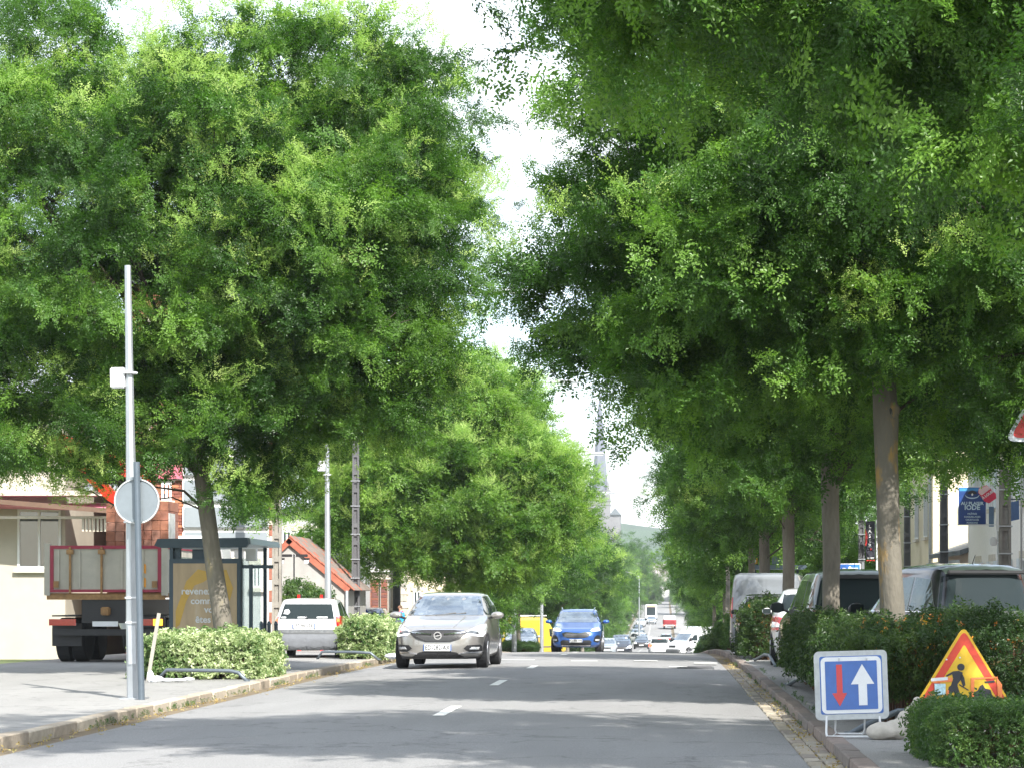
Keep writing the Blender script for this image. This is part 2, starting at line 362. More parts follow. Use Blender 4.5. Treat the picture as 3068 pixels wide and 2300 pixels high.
M_bark = mat('grey bark', (.2, .178, .145), .92, var=.42, scale=6, bump=1.0, bscale=22, stretch=(1, 1, .25), col2=(.24, .2, .1), thr=(.6, .72))
M_barkL = mat('bark with lichen', (.14, .126, .1), .92, var=.2, scale=3.2, bump=.9, bscale=24, stretch=(1, 1, .35), col2=(.3, .19, .06), thr=(.55, .64))
M_twig = mat('twig', (.06, .048, .035), .9, var=.2)
def trunk_mesh(name, path, rads, parent, m, n=14, knots=()):
    """path of local points; uneven round trunk with a flared foot and knots"""
    rr = random.Random(len(path) * 7 + int(rads[0] * 1000)); v = []; f = []; P_ = []; RR = []
    for i in range(len(path) - 1):
        for k in range(6):
            t = k / 6; P_.append(Vector(path[i]).lerp(Vector(path[i + 1]), t)); RR.append(rads[i] * (1 - t) + rads[i + 1] * t)
    P_.append(Vector(path[-1])); RR.append(rads[-1]); ph = [rr.uniform(0, 6) for _ in range(4)]
    for i, p in enumerate(P_):
        for k in range(n):
            a = 2 * PI * k / n; r_ = RR[i] * (1 + .06 * math.sin(2 * a + ph[0] + p.z) + .045 * math.sin(3 * a + ph[1] - p.z * 1.7) + .03 * math.sin(5 * a + p.z * 4 + ph[2]))
            for (kz, ka, kr, kh) in knots:
                dz = (p.z - kz) / kh; da = math.atan2(math.sin(a - ka), math.cos(a - ka)); r_ += kr * math.exp(-dz * dz - da * da * 2.5)
            v.append((p.x + r_ * math.cos(a), p.y + r_ * math.sin(a), p.z))
    for i in range(len(P_) - 1):
        for k in range(n): f.append((i * n + k, i * n + (k + 1) % n, (i + 1) * n + (k + 1) % n, (i + 1) * n + k))
    return raw(name, v, f, m, parent, True)
def crown_points(blobs, n_clumps, per, seed, cut=None, flat=.42, csize=.75, scale=1.0, shell=.5, droop=.35, floor=None):
    """clumps spread through a union of ellipsoids; each clump is a layer of sprigs"""
    n_clumps = int(n_clumps * 1.8); per = per * .6; csize = csize * .66
    rr = random.Random(seed); pts = []; rots = []; sc = []; idx = []; tips = []; tone = []
    vol = [(b[3] * b[4] * b[5]) ** .72 for b in blobs]; tot = sum(vol)
    for b, vv in zip(blobs, vol):
        for _ in range(max(1, int(n_clumps * vv / tot))):
            while True:
                d = Vector((rr.gauss(0, 1), rr.gauss(0, 1), rr.gauss(0, 1))).normalized()
                r_ = shell + (1 - shell) * rr.random() ** .6
                c = Vector((b[0] + d.x * r_ * b[3], b[1] + d.y * r_ * b[4], b[2] + d.z * r_ * b[5]))
                if cut is None or cut(c): break
            out = Vector((c.x - b[0], c.y - b[1], 0)); base = math.atan2(out.y, out.x)
            cs = csize * rr.uniform(.55, 1.3); tips.append(c.copy()); ct = rr.uniform(-.42, .42); tilt = droop * rr.uniform(.3, 1.4)
            for _ in range(int(per * cs * cs / csize / csize)):
                u, w_, z_ = rr.gauss(0, .5) * cs, rr.gauss(0, .5) * cs, rr.gauss(0, .5) * cs * flat
                x = c.x + math.cos(base) * u - math.sin(base) * w_; y = c.y + math.sin(base) * u + math.cos(base) * w_
                z = c.z + z_ - tilt * u * .6 - .16 * (u * u + w_ * w_)
                if floor is not None and z < (floor(x) if callable(floor) else floor) + rr.uniform(-.15, .25): continue
                yaw = math.atan2(y - c.y, x - c.x) * .5 + base * .5 + rr.uniform(-1.8, 1.8)
                pts.append((x, y, z)); rots.append((rr.gauss(0, .8), rr.gauss(.2, .65), yaw)); sc.append(scale * rr.choice((.6, .8, 1, 1.2, 1.4)) * rr.uniform(.85, 1.1)); tone.append(min(1, max(0, .5 + ct + rr.uniform(-.35, .35)))); idx.append(rr.randrange(5))
    crown_points.tone = tone
    return pts, rots, sc, idx, tips
def branches(parent, top, tips, rr, n, r0=.05, start=(2.6, 5), m=None):
    mb = MB()
    sel = rr.sample(tips, min(n, len(tips)))
    for t in sel:
        z0 = min(t.z - .5, rr.uniform(*start)); z0 = max(z0, start[0] * .85)
        s0 = Vector((top(z0)[0], top(z0)[1], z0)); mid = s0.lerp(t, .5) + Vector((rr.uniform(-.3, .3), rr.uniform(-.3, .3), rr.uniform(.1, .6)))
        L_ = (t - s0).length; q = [s0, s0.lerp(mid, .5) + Vector((0, 0, .15)), mid, mid.lerp(t, .55) + Vector((rr.uniform(-.15, .15), 0, .1)), t]
        r_ = r0 * (.3 + L_ / 8) * rr.uniform(.7, 1.1)
        mb.tube(q, [r_, r_ * .75, r_ * .5, r_ * .3, .008], 5, False)
        for k in range(3):
            a = q[2].lerp(q[4], rr.uniform(.1, .8)); e = a + Vector((rr.uniform(-.8, .8), rr.uniform(-.8, .8), rr.uniform(-.1, .6)))
            mb.tube([a, a.lerp(e, .5) + Vector((0, 0, .08)), e], [.016, .01, .004], 4, False)
    return mb.build('branch', m or M_bark, parent, True)
def tree(name, label, X, D, blobs, ncl, per, seed, group, bend=(0, 0), r=(.16, .1), top=5.5, gr=cA, bl=0, scale=1., csize=.75, m=None, knots=(), gz=None, nb=26, shell=.45, cut=None, z_off=0, cat='tree', droop=.35, floor=None, n=14):
    z0 = g(D) + (PAVE if gz is None else gz)
    t = thing(name, label, cat, (X, D, z0), 0, group); rr = random.Random(seed)
    def tp(z): q = min(1, max(0, z / top)); return (bend[0] * q, bend[1] * q)
    path = [(0, 0, -.05), (tp(.35)[0], tp(.35)[1], .35), (*tp(top * .35), top * .35), (*tp(top * .7), top * .7), (*tp(top), top)]
    trunk_mesh('trunk', path, [r[0] * 1.35, r[0], r[0] * .93, (r[0] + r[1]) / 2, r[1]], t, m or M_bark, n=n, knots=knots)
    pts, ro, sc, ix, tips = crown_points(blobs, ncl, per, seed, csize=csize, scale=scale, shell=shell, cut=cut, droop=droop, floor=floor)
    grow('crown', pts, ro, sc, ix, gr, t, tone=crown_points.tone)
    if nb: branches(t, tp, tips, rr, nb, .05, (top * .62, top), M_twig)
    if bl:
        hi = [i for i in range(len(pts)) if rr.random() < bl]
        bp = []; br = []; bs = []; bi = []
        # panicles sit on the outside of the upper clumps, in groups
        cl = rr.sample(tips, max(1, int(len(tips) * bl)))
        for c in cl:
            oo = .38 / max(1, math.hypot(c.x, c.y))
            for _ in range(18):
                bp.append((c.x * (1 + oo) + rr.gauss(0, .26), c.y * (1 + oo) + rr.gauss(0, .26), c.z + .26 + rr.gauss(0, .12))); br.append((rr.gauss(0, .4), -.9 + rr.gauss(0, .35), rr.uniform(0, 6.3))); bs.append(rr.uniform(.7, 1.3) * scale); bi.append(rr.randrange(3))
        grow('blossom', bp, br, bs, bi, cF, t)
    return t
def hedge(name, label, x0, x1, y0, y1, h, gr, seed, dens=260, group=None, cat='hedge', core=(.05, .045, .02), zb=None, bottom=.12, scale=1, wob=.05, berries=0, skirt=None):
    yc = (y0 + y1) / 2; zb = g(yc) + PAVE if zb is None else zb
    t = thing(name, label, cat, ((x0 + x1) / 2, yc, zb), 0, group); rr = random.Random(seed)
    hx, hy = (x1 - x0) / 2, (y1 - y0) / 2
    # uneven twiggy stems well inside the leaves, around a dark core for shade
    ins = min(.13, hx * .4, hy * .4)
    mb = MB(); q = []
    for k in range(int(60 * min(4, hx * hy + 1))):
        a = (rr.uniform(-hx + ins, hx - ins), rr.uniform(-hy + ins, hy - ins)); e = (a[0] + rr.uniform(-.2, .2), a[1] + rr.uniform(-.2, .2))
        mb.tube([(a[0], a[1], 0), ((a[0] + e[0]) / 2, (a[1] + e[1]) / 2, h * .5), (e[0], e[1], h * .93)], [.014, .01, .005], 4, False)
    mb.build('stem', mat('hedge stems', (.11, .06, .035), .9), t)
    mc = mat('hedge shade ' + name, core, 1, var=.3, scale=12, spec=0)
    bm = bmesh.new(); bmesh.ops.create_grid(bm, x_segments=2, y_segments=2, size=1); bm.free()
    MB().box(-hx + ins * 1.6, hx - ins * 1.6, -hy + ins * 1.6, hy - ins * 1.6, bottom + .1, h - ins * 1.5, min(.04, h * .1)).build('shade_core', mc, t)  # solid dark box standing in for the shade inside the hedge
    pts = []; ro = []; sc = []; ix = []
    faces = [('f', 2 * hx * h), ('b', 2 * hx * h * .3), ('l', 2 * hy * h), ('r', 2 * hy * h), ('t', 4 * hx * hy)]
    def bulge(a, b): return wob * (math.sin(a * 3.1 + seed) + math.sin(b * 4.3 + seed * 2) + .7 * math.sin(a * 7 + b * 5))
    for fn, area in faces:
        for _ in range(int(area * dens)):
            dep = abs(rr.gauss(0, .05)) - .02
            if fn in 'fb':
                x = rr.uniform(-hx, hx); z = rr.uniform(bottom, h); s_ = -1 if fn == 'f' else 1; y = s_ * (hy - dep + bulge(x, z)); yaw = s_ * PI / 2; pit = -.3
            elif fn in 'lr':
                y = rr.uniform(-hy, hy); z = rr.uniform(bottom, h); s_ = -1 if fn == 'l' else 1; x = s_ * (hx - dep + bulge(y, z)); yaw = 0 if s_ > 0 else PI; pit = -.3
            else:
                x = rr.uniform(-hx, hx); y = rr.uniform(-hy, hy); z = h - dep + bulge(x, y); yaw = rr.uniform(0, 6.3); pit = -1.2
            pts.append((x, y, z)); ro.append((rr.uniform(-3, 3), pit + rr.gauss(0, .35), yaw + rr.gauss(0, .5))); sc.append(scale * rr.uniform(.7, 1.3) * (1.7 if rr.random() < .08 else 1)); ix.append(rr.randrange(4))
    grow('foliage', pts, ro, sc, ix, gr, t)
    if berries:
        bp = [(rr.uniform(-hx, hx), rr.uniform(-hy, hy), h + rr.uniform(-.05, .1) + wob) for _ in range(int(4 * hx * hy * berries))]
        bp += [(rr.uniform(-hx, hx), -hy - rr.uniform(.0, .06), h - abs(rr.gauss(0, .18))) for _ in range(int(hx * 2 * berries))]
        grow('berry', bp, [(rr.uniform(0, 6), rr.uniform(0, 6), rr.uniform(0, 6)) for _ in bp], [rr.uniform(.8, 1.8) for _ in bp], [0] * len(bp), cBe, t)
    return t

# ------------------------------------------------------------------ street trees
GL, GRr = 'pagoda trees along the left pavement', 'pagoda trees along the right pavement'
# big left tree
tree('pagoda_tree', 'large pagoda tree with leaning trunk in the variegated hedge by the bus shelter', wx(690, 42), 42, [
    (-1.6, 0, 7.2, 5.0, 4.0, 3.4), (1.2, -.2, 6.9, 3.0, 3.4, 2.9), (-3.4, -.6, 4.6, 2.9, 2.4, 2.0), (.4, -1.4, 4.0, 1.5, 1.5, 1.4), (2.1, -.1, 5.5, 1.6, 2.6, 1.5), (1.1, .2, 8.8, 3.1, 3, 2.4), (1.1, -.5, 3.2, 1.2, 1.0, .8), (-1.7, -.5, 3.3, 1.3, 1.3, .9), (-4.8, .3, 9.0, 4.0, 3, 3.0)],
    640, 38, 3, GL, bend=(-.75, 0), r=(.165, .1), top=5.2, bl=.4, nb=44, droop=.4, floor=lambda x: 3.4 if x < -1.3 else (3.6 if x < -.1 else (2.4 if x < .95 else 3.75)))
tree('pagoda_tree', 'broad pale green pagoda tree behind the silver hatchback', wx(1345, 85), 85, [
    (-.1, 0, 6.4, 4.1, 4.3, 3.2), (-1.9, -.5, 4.9, 2.9, 3, 2.5), (2.0, 0, 5.2, 2.7, 3, 2.6), (.3, 0, 8.2, 2.8, 3, 2.0), (1, -1, 3.6, 2.4, 2, 1.3)],
    380, 28, 5, GL, bend=(0, 0), r=(.15, .1), top=4.5, gr=cC, bl=.6, scale=1.45, csize=.95, nb=20, n=10)
for i, (px, D, rad, top_, gg, lab) in enumerate(((1492, 112, 4.2, 9.2, cA, 'pagoda tree with thin trunk between the broad pale tree and the yellow van'), (1552, 127, 4.2, 9.6, cA, 'pagoda tree beside the lamp post in front of the yellow van'),
        (1642, 160, 4.7, 10.4, cB, 'dark pagoda tree above the blue SUV'), (1700, 190, 4.6, 10, cB, 'pagoda tree behind and right of the blue SUV'), (1745, 232, 4.8, 10.5, cB, 'far pagoda tree left of the church spire'))):
    tree('pagoda_tree', lab, wx(px, D), D, [(0, 0, top_ * .6, rad, rad, top_ * .38), (.8, -.5, top_ * .5, rad * .75, rad * .7, top_ * .2)], 80, 15, 50 + i, GL, r=(.14, .08), top=4, gr=gg, bl=.1, scale=2.0, csize=1.2, nb=8, n=8, floor=3.1 if D < 140 else 1.8)
# right row
tree('pagoda_tree', 'nearest pagoda tree whose dark branches hang in from the upper right', 2.75, 17.5, [
    (.2, 0, 8.1, 4.2, 3.2, 3.6), (-1.9, .2, 7.4, 2.6, 2.6, 2.7), (-3.7, 0, 8.4, 1.9, 2.0, 2.4), (.9, -.2, 5.2, 2.6, 2.3, 1.7)],
    300, 32, 11, GRr, bend=(.2, 0), r=(.19, .13), top=6, gr=cA, bl=.14, nb=34, m=M_twig, floor=3.3)
tree('pagoda_tree', 'pagoda tree with thick lichen-spotted trunk and a knot, growing from the flowering hedge', wx(2684, 30.7), 30.7, [
    (-.1, 0, 7.2, 4.2, 3.3, 3.3), (-1.8, 0, 6.2, 2.1, 2.6, 2.0), (1.9, .5, 4.9, 3.2, 2.6, 2.1), (-1.6, .5, 4.9, 2.2, 2.2, 1.4), (-3.5, .1, 5.0, 1.25, 1.1, .8)],
    380, 36, 13, GRr, bend=(-.25, 0), r=(.16, .125), top=6.6, gr=cA, bl=.06, nb=30, m=M_barkL, knots=((3.55, -PI / 2 + .55, .1, .15), (3.78, -PI / 2 - .1, .045, .18), (3.3, -PI / 2 - .5, .03, .1), (2.4, 1.2, .03, .1)), floor=lambda x: 3.95 if abs(x + .1) < .75 else 2.95)
tree('pagoda_tree', 'second pagoda trunk from the right, between two parked cars', wx(2493, 39.3), 39.3, [
    (.2, -.6, 6.6, 3.6, 3.2, 3.2), (-1.5, -.6, 5.2, 1.8, 2.4, 1.9), (1.6, -.3, 4.5, 3.2, 2.8, 1.7)],
    260, 30, 17, GRr, bend=(-.05, 0), r=(.15, .12), top=4.6, gr=cA, bl=.05, scale=1.1, nb=26, knots=((1.9, -.6, .03, .16), (2.9, -1, .04, .1)), floor=lambda x: 3.7 if x > .9 else 3.3)
for i, (px, D, rr_, lab) in enumerate(((2362, 55.5, .15, 'pagoda tree with grey trunk in front of the pale van'), (2290, 69, .155, 'pagoda tree with dark trunk at the left edge of the pale van'),
        (2252, 79, .12, 'pagoda tree with slim trunk left of the far bus shelter'), (2212, 93, .11, 'slim pagoda tree beyond the far bus shelter'), (2172, 116, .11, 'pagoda tree with thin pale trunk above the far clipped shrubs'),
        (2140, 140, .11, 'pagoda tree behind the white van in the dip'))):
    s_ = 1.3 if i < 2 else 1.7
    tree('pagoda_tree', lab, wx(px, D), D, [(.5, 0, 6.3, 3.4, 3.6, 3.1), (-1.1, 0, 4.7, 1.5, 2.8, 1.6), (1.5, 0, 4.4, 3, 3, 1.7)], 170 if i < 2 else 100, 22 if i < 2 else 18, 60 + i, GRr,
         r=(rr_, rr_ * .75), top=4.4, gr=cB if i % 2 else cA, bl=.06, scale=s_, csize=.95, nb=14, n=10, floor=(lambda x: 4.3 if x > 1.2 else 3.4) if i < 3 else 2.5)
for i, D in enumerate((170, 205, 245, 290, 340, 400)):
    tree('roadside_tree', ['dark roadside tree on the right where the road dips', 'roadside tree behind the first one on the right of the dip', 'roadside tree right of the far red lorry', 'far roadside tree on the right slope', 'farther roadside tree high on the right slope', 'farthest roadside tree on the right slope'][i],
         5.2 + i * .35, D, [(0, 0, 5.6, 3.2 + .1 * i, 4.5, 4.4), (.2, 0, 3, 3.0, 3.5, 2.8)], 90, 14, 80 + i, 'trees on the far right slope', r=(.16, .1), top=3.4, gr=cB, scale=2.3, csize=1.4, nb=0, n=7)
for i, D in enumerate((285, 330, 385, 450)):
    tree('roadside_tree', ['tall leafy tree on the left of the dip behind the parked cars', 'leafy tree on the left slope below the church', 'far leafy tree on the left slope', 'leafy tree beside the far bus'][i],
         -9.0 - i * .6, D, [(0, 0, 5.6, 4.2, 5, 4.6), (0, 0, 2.6, 3.4, 4, 2.6)], 80, 14, 95 + i, 'trees on the far left slope', r=(.18, .1), top=3.4, gr=cC if i % 2 == 0 else cA, scale=2.5, csize=1.5, nb=0, n=7)
tree('garden_tree', 'low leafy tree between the pale yellow house and the broad pale pagoda tree', -9.2, 108, [(0, 0, 3.6, 3.0, 2.4, 2.6), (1.2, 0, 2.6, 1.8, 1.8, 1.6)], 90, 18, 151, 'trees behind the houses', r=(.12, .08), top=2.4, gr=cA, scale=1.7, csize=1.0, nb=0, n=8)
tree('garden_tree', 'dark leafy tree between the silver hatchback and the yellow van, in the background', -14.2, 168, [(0, 0, 4, 3.4, 3, 3.2)], 90, 18, 152, 'trees behind the houses', r=(.12, .08), top=2.4, gr=cB, scale=2.0, csize=1.2, nb=0, n=8)
# ------------------------------------------------------------------ vehicles
def paint(name, c, metal=.25, rough=.32): return mat('paint ' + name, c, rough, metal, var=.05, scale=2, coat=1, spec=.5)
M_glass = mat('car glass', (.02, .028, .03), .05, .0, var=0, spec=.14)
M_glassb = mat('bright windscreen', (.2, .25, .3), .05, .75, var=.35, scale=1.5, spec=1.0, coat=1)
M_tyre = mat('tyre rubber', (.02, .02, .022), .85, var=.2, scale=20)
M_rim = mat('wheel rim', (.4, .4, .42), .35, .8, var=.1)
M_black = mat('black plastic', (.018, .018, .02), .5, var=.15)
M_dkgrey = mat('dark grey plastic', (.09, .095, .1), .6, var=.1)
M_chrome = mat('chrome', (.75, .75, .78), .15, 1, var=.05)
M_lamp = mat('headlamp glass', (.75, .78, .82), .08, .35, var=.3, scale=14, coat=1)
M_lampd = mat('headlamp inner', (.12, .13, .14), .15, .3, var=.3, scale=14, coat=1)
M_drl = mat('lit running light', (.9, .92, 1), .3, var=0, emis=(.95, .97, 1, 2.2))
M_red = mat('tail lamp red', (.45, .012, .015), .15, var=.15, scale=20, coat=1)
M_redlit = mat('lit brake lamp', (.6, .02, .01), .2, var=0, emis=(1, .08, .03, 2.5))
M_orange = mat('orange lamp', (.7, .22, .02), .2, var=.1, coat=1)
M_plate = mat('number plate white', (.72, .73, .74), .4, var=.04)
M_plateb = mat('number plate blue', (.05, .11, .32), .4, var=0)
M_ink = mat('black ink', (.015, .015, .018), .6, var=0)
M_whitep = mat('white plastic', (.7, .71, .72), .5, var=.05)
M_seat = mat('car seat cloth', (.05, .055, .06), .9, var=.1)

def sm(a, w=1):
    return a
class Car:
    """body as a stack of rounded plan outlines; features are laid on its surface"""
    def __init__(s, prof, N=48):
        p = np.array(prof, float); n = len(p); U = []
        for i in range(n - 1):
            a, b, c, d = p[max(i - 1, 0)], p[i], p[i + 1], p[min(i + 2, n - 1)]
            for k in range(5):
                t = k / 5; m1 = (c - a) * .5 * .6; m2 = (d - b) * .5 * .6; h = t * t * (3 - 2 * t)
                U.append((2 * t ** 3 - 3 * t ** 2 + 1) * b + (t ** 3 - 2 * t * t + t) * m1 + (3 * t * t - 2 * t ** 3) * c + (t ** 3 - t * t) * m2)
        U.append(p[-1]); U = np.array(U); U[:, 0] = np.maximum.accumulate(U[:, 0] + np.arange(len(U)) * 1e-5); s.U = U; s.N = N
    def at(s, z): return [float(np.interp(z, s.U[:, 0], s.U[:, k])) for k in (1, 2, 3, 4)]
    def fy(s, x, z, side):
        W_, yf, yr, n = s.at(z); q = max(0, 1 - min(1, abs(x) / W_) ** n) ** (1 / n); yc, L_ = (yf + yr) / 2, (yf - yr) / 2
        return yc + L_ * q * side
    def sx(s, y, z, side):
        W_, yf, yr, n = s.at(z); yc, L_ = (yf + yr) / 2, (yf - yr) / 2
        return side * W_ * max(0, 1 - min(1, abs(y - yc) / L_) ** n) ** (1 / n)
    def body(s, m, parent, arches=(), name='body'):
        v = []; f = []; N = s.N
        for z, W_, yf, yr, n in s.U:
            yc, L_ = (yf + yr) / 2, (yf - yr) / 2
            for k in range(N):
                a = 2 * PI * (k + .5) / N; c_, s_ = math.cos(a), math.sin(a)
                x = W_ * math.copysign(abs(c_) ** (2 / n), c_); y = yc + L_ * math.copysign(abs(s_) ** (2 / n), s_)
                v.append((x, y, z))
        for i in range(len(s.U) - 1):
            for k in range(N): f.append((i * N + k, i * N + (k + 1) % N, (i + 1) * N + (k + 1) % N, (i + 1) * N + k))
        f.append(tuple(range(N))[::-1]); f.append(tuple((len(s.U) - 1) * N + k for k in range(N)))
        o = raw(name, v, f, m, parent, True)
        return o
    def patch(s, name, poly, where, m, parent, off=.006, maxe=.09, rim=True):
        """poly: (x,z) for front/rear, (y,z) for left/right; conformed to the body and given an edge"""
        bm = bmesh.new(); vs = [bm.verts.new((a, 0, b)) for a, b in poly]; fc = bm.faces.new(vs)
        bmesh.ops.triangulate(bm, faces=bm.faces[:])
        for _ in range(5):
            es = [e for e in bm.edges if e.calc_length() > maxe]
            if not es: break
            bmesh.ops.subdivide_edges(bm, edges=es, cuts=1); bmesh.ops.triangulate(bm, faces=bm.faces[:])
        side = {'front': 1, 'rear': -1, 'left': -1, 'right': 1}[where]
        def place(v, o_):
            a, b = v.co.x, v.co.z
            if where in ('front', 'rear'):
                y = s.fy(a, b, side); dz = .01; sl_ = (s.fy(a, b + dz, side) - s.fy(a, b - dz, side)) / (2 * dz); dx = (s.fy(a + .01, b, side) - s.fy(a - .01, b, side)) / .02
                nn = Vector((-dx * side, 1 * side, -sl_ * 1)); nn = Vector((-dx, 1, -sl_)) * side; nn.normalize(); return Vector((a, y, b)) + nn * o_
            x = s.sx(a, b, side); sl_ = (s.sx(a, b + .01, side) - s.sx(a, b - .01, side)) / .02
            nn = Vector((1, 0, -sl_)) * side; nn.normalize(); return Vector((x, a, b)) + nn * o_
        co = [place(v, off) for v in bm.verts]; low = [place(v, -.01) for v in bm.verts]
        bm.verts.index_update(); nV = len(co); f = [tuple(v.index for v in fa.verts) for fa in bm.faces]
        if rim:
            for e in bm.edges:
                if len(e.link_faces) == 1: a, b = e.verts[0].index, e.verts[1].index; f.append((a, b, b + nV, a + nV))
        bm.free(); o = raw(name, co + low, f, m, parent, False)
        b2 = bmesh.new(); b2.from_mesh(o.data); bmesh.ops.recalc_face_normals(b2, faces=b2.faces[:]); b2.to_mesh(o.data); b2.free()
        return o
def wheel(parent, x, y, r=.32, w=.2, yaw=0, simple=False, zc=None):
    s_ = 1 if x > 0 else -1; zc = r if zc is None else zc
    mb = MB(); n = 24; pr = [(-w / 2, r * .62), (-w / 2, r * .93), (-w * .42, r), (w * .42, r), (w / 2, r * .93), (w / 2, r * .62)]
    vs = []; fs = []
    for i, (a, rr_) in enumerate(pr):
        for k in range(n): t = 2 * PI * k / n; vs.append((a, rr_ * math.cos(t), rr_ * math.sin(t)))
    for i in range(len(pr) - 1):
        for k in range(n): fs.append((i * n + k, i * n + (k + 1) % n, (i + 1) * n + (k + 1) % n, (i + 1) * n + k))
    fs.append(tuple(range(n))); fs.append(tuple((len(pr) - 1) * n + k for k in range(n)))
    o = MB().add(vs, fs).build('wheel', M_tyre, parent); o.location = (x, y, zc); o.rotation_euler = (0, 0, yaw)
    if not simple:
        mb = MB(); mb.tube([(s_ * w * .49, 0, 0), (s_ * w * .56, 0, 0)], [r * .64, r * .62], 20)
        for k in range(5):
            t = 2 * PI * k / 5; c_, s2 = math.cos(t), math.sin(t)
            mb.add([(s_ * w * .6, c_ * r * .1 - s2 * .03, s2 * r * .1 + c_ * .03), (s_ * w * .6, c_ * r * .1 + s2 * .03, s2 * r * .1 - c_ * .03), (s_ * w * .58, c_ * r * .6 + s2 * .045, s2 * r * .6 - c_ * .045), (s_ * w * .58, c_ * r * .6 - s2 * .045, s2 * r * .6 + c_ * .045)], [(0, 1, 2, 3)])
        mb.build('rim', M_rim, o)
    return o
def mirror_part(parent, m, x, y, z, s_=1, w=.2, h=.13):
    mb = MB(); mb.box(min(0, s_ * .0), 0, 0, 0, 0, 0) if 0 else None
    bm = bmesh.new(); bmesh.ops.create_uvsphere(bm, u_segments=14, v_segments=9, radius=1)
    for v in bm.verts:
        v.co = Vector((s_ * w / 2 + v.co.x * w / 2, v.co.y * .085 + (.03 if v.co.y > 0 else 0), v.co.z * h / 2))
        if v.co.y < -.03: v.co.y = -.03
    bm.verts.index_update(); vs = [v.co.copy() for v in bm.verts]; fs = [[v.index for v in f.verts] for f in bm.faces]; bm.free()
    o = MB().add(vs, fs).build('wing_mirror', m, parent, True); o.location = (x, y, z)
    MB().tube([(-s_ * .06, 0, -.07), (s_ * .05, 0, -.03)], [.025, .025], 6).build('mirror_arm', M_black, o)
    MB().box(min(s_ * .02, s_ * (w - .02)), max(s_ * .02, s_ * (w - .02)), -.036, -.032, -h * .38, h * .38).build('mirror_glass', M_glass, o)
    return o
def plate(parent, car, side, z, txt=None, w=.5, h=.11, x=0, band=True):
    s_ = 1 if side == 'front' else -1; y = car.fy(x, z, s_) + s_ * .02
    o = bx('number_plate', M_plate, parent, x - w / 2, x + w / 2, min(y, y + s_ * .012), max(y, y + s_ * .012), z - h / 2, z + h / 2)
    yy = y + s_ * .014
    if band:
        for q in (-1, 1): bx('plate_band', M_plateb, o, x + q * w / 2 - (.022 if q > 0 else 0), x + q * w / 2 + (0 if q > 0 else .022), min(yy, yy + s_ * .001), max(yy, yy + s_ * .001), z - h / 2, z + h / 2)
    if txt:
        text(txt, h * .98, M_ink, o, (x, yy + s_ * .001, z), (R(90), 0, PI if s_ > 0 else 0), sx=.82, depth=.001, bold=.002)
    return o
def mirx(poly): return [(-a, b) for a, b in poly][::-1]
def sides(c, t, win, m=None, belt=None):
    for w_ in ('left', 'right'):
        for poly in win: c.patch('side_window', poly, w_, m or M_glass, t, .004, .2)
def arches(c, t, ys, r=.36, zc=.33):
    for w_ in ('left', 'right'):
        for y in ys:
            pts = [(y + r * math.cos(R(a)), max(c.U[0, 0] + .01, zc + r * math.sin(R(a)))) for a in range(-25, 206, 11)]
            c.patch('wheel_arch', pts, w_, M_black, t, .004, .3)

# hatchback / compact profile rows: z, half width, front y, rear y, squareness
def hatch(L_=4.3, Wd=1.8, H=1.48, hood=.92, cowl=1.0, n=5, wind=.75, rooff=.15, roofr=-.35, beltr=0, tail=.0, low=.2):
    f, r, w = L_ / 2, -L_ / 2, Wd / 2
    return [(low, w * .9, f - .12, r + .12, n), (low + .08, w * .965, f - .02, r + .03, n), (.45, w * .99, f, r, n), (.62, w, f - .02, r + .02, n), (.74, w * .995, f - .1, r + .05, n), (.82, w * .985, f - .28, r + .07, n - .3),
            (hood - .02, w * .97, f - .75, r + .09, n - .4), (cowl - .02, w * .95, wind + .18, r + .12, n - .4), (cowl + .03, w * .92, wind, r + .16, n), (cowl + .2, w * .85, wind - .38, r + .25, n), (H - .14, w * .76, rooff + .12, r + .42, n),
            (H - .055, w * .71, rooff - .12, r + .5, n - .5), (H - .015, w * .6, rooff - .4, r + .75, n - 1.2), (H, w * .35, rooff - .8, r + 1.2, n - 2)]
def std_wheels(t, w, ys, r=.32, tw=.2, simple=False, yaw=0):
    for y in ys:
        for s_ in (-1, 1): wheel(t, s_ * (w - tw / 2 - .01), y, r, tw, yaw if y > 0 else 0, simple)
def car_at(name, label, cat, px, D, yaw, group=None, dz=0, gz=0):
    return thing(name, label, cat, (wx(px, D), D, g(D) + gz + dz), yaw, group)

# --- silver hatchback coming towards the camera
D_OP = 48.5
t = car_at('hatchback', 'silver grey hatchback driving towards the camera in the oncoming lane', 'car', 1349, D_OP + 1.9, PI + R(-1.5), gz=.04)
c = Car(hatch(4.37, 1.81, 1.49, .94, 1.02, 4.6, .78, .1)); P_silver = paint('silver grey', (.34, .325, .305), .55, .3)
c.body(P_silver, t)
c.patch('windscreen', [(-.73, 1.03), (.73, 1.03), (.69, 1.18), (.61, 1.4), (-.61, 1.4), (-.69, 1.18)], 'front', M_glassb, t, .006, .1)
c.patch('lower_grille', [(-.5, .24), (.5, .24), (.36, .325), (.2, .345), (-.2, .345), (-.36, .325)], 'front', M_black, t, .012)
gr_ = c.patch('grille', [(-.24, .52), (.24, .52), (.42, .58), (.56, .70), (.56, .715), (.3, .735), (-.3, .735), (-.56, .715), (-.56, .70), (-.42, .58)], 'front', M_black, t, .01)
c.patch('chrome_bar', [(-.53, .69), (-.5, .715), (-.12, .675), (-.12, .645)], 'front', M_chrome, gr_, .024); c.patch('chrome_bar', mirx([(-.53, .69), (-.5, .715), (-.12, .675), (-.12, .645)]), 'front', M_chrome, gr_, .024)
c.patch('chrome_bar', [(-.5, .725), (-.3, .74), (.3, .74), (.5, .725), (.5, .737), (.3, .752), (-.3, .752), (-.5, .737)], 'front', M_chrome, gr_, .02)
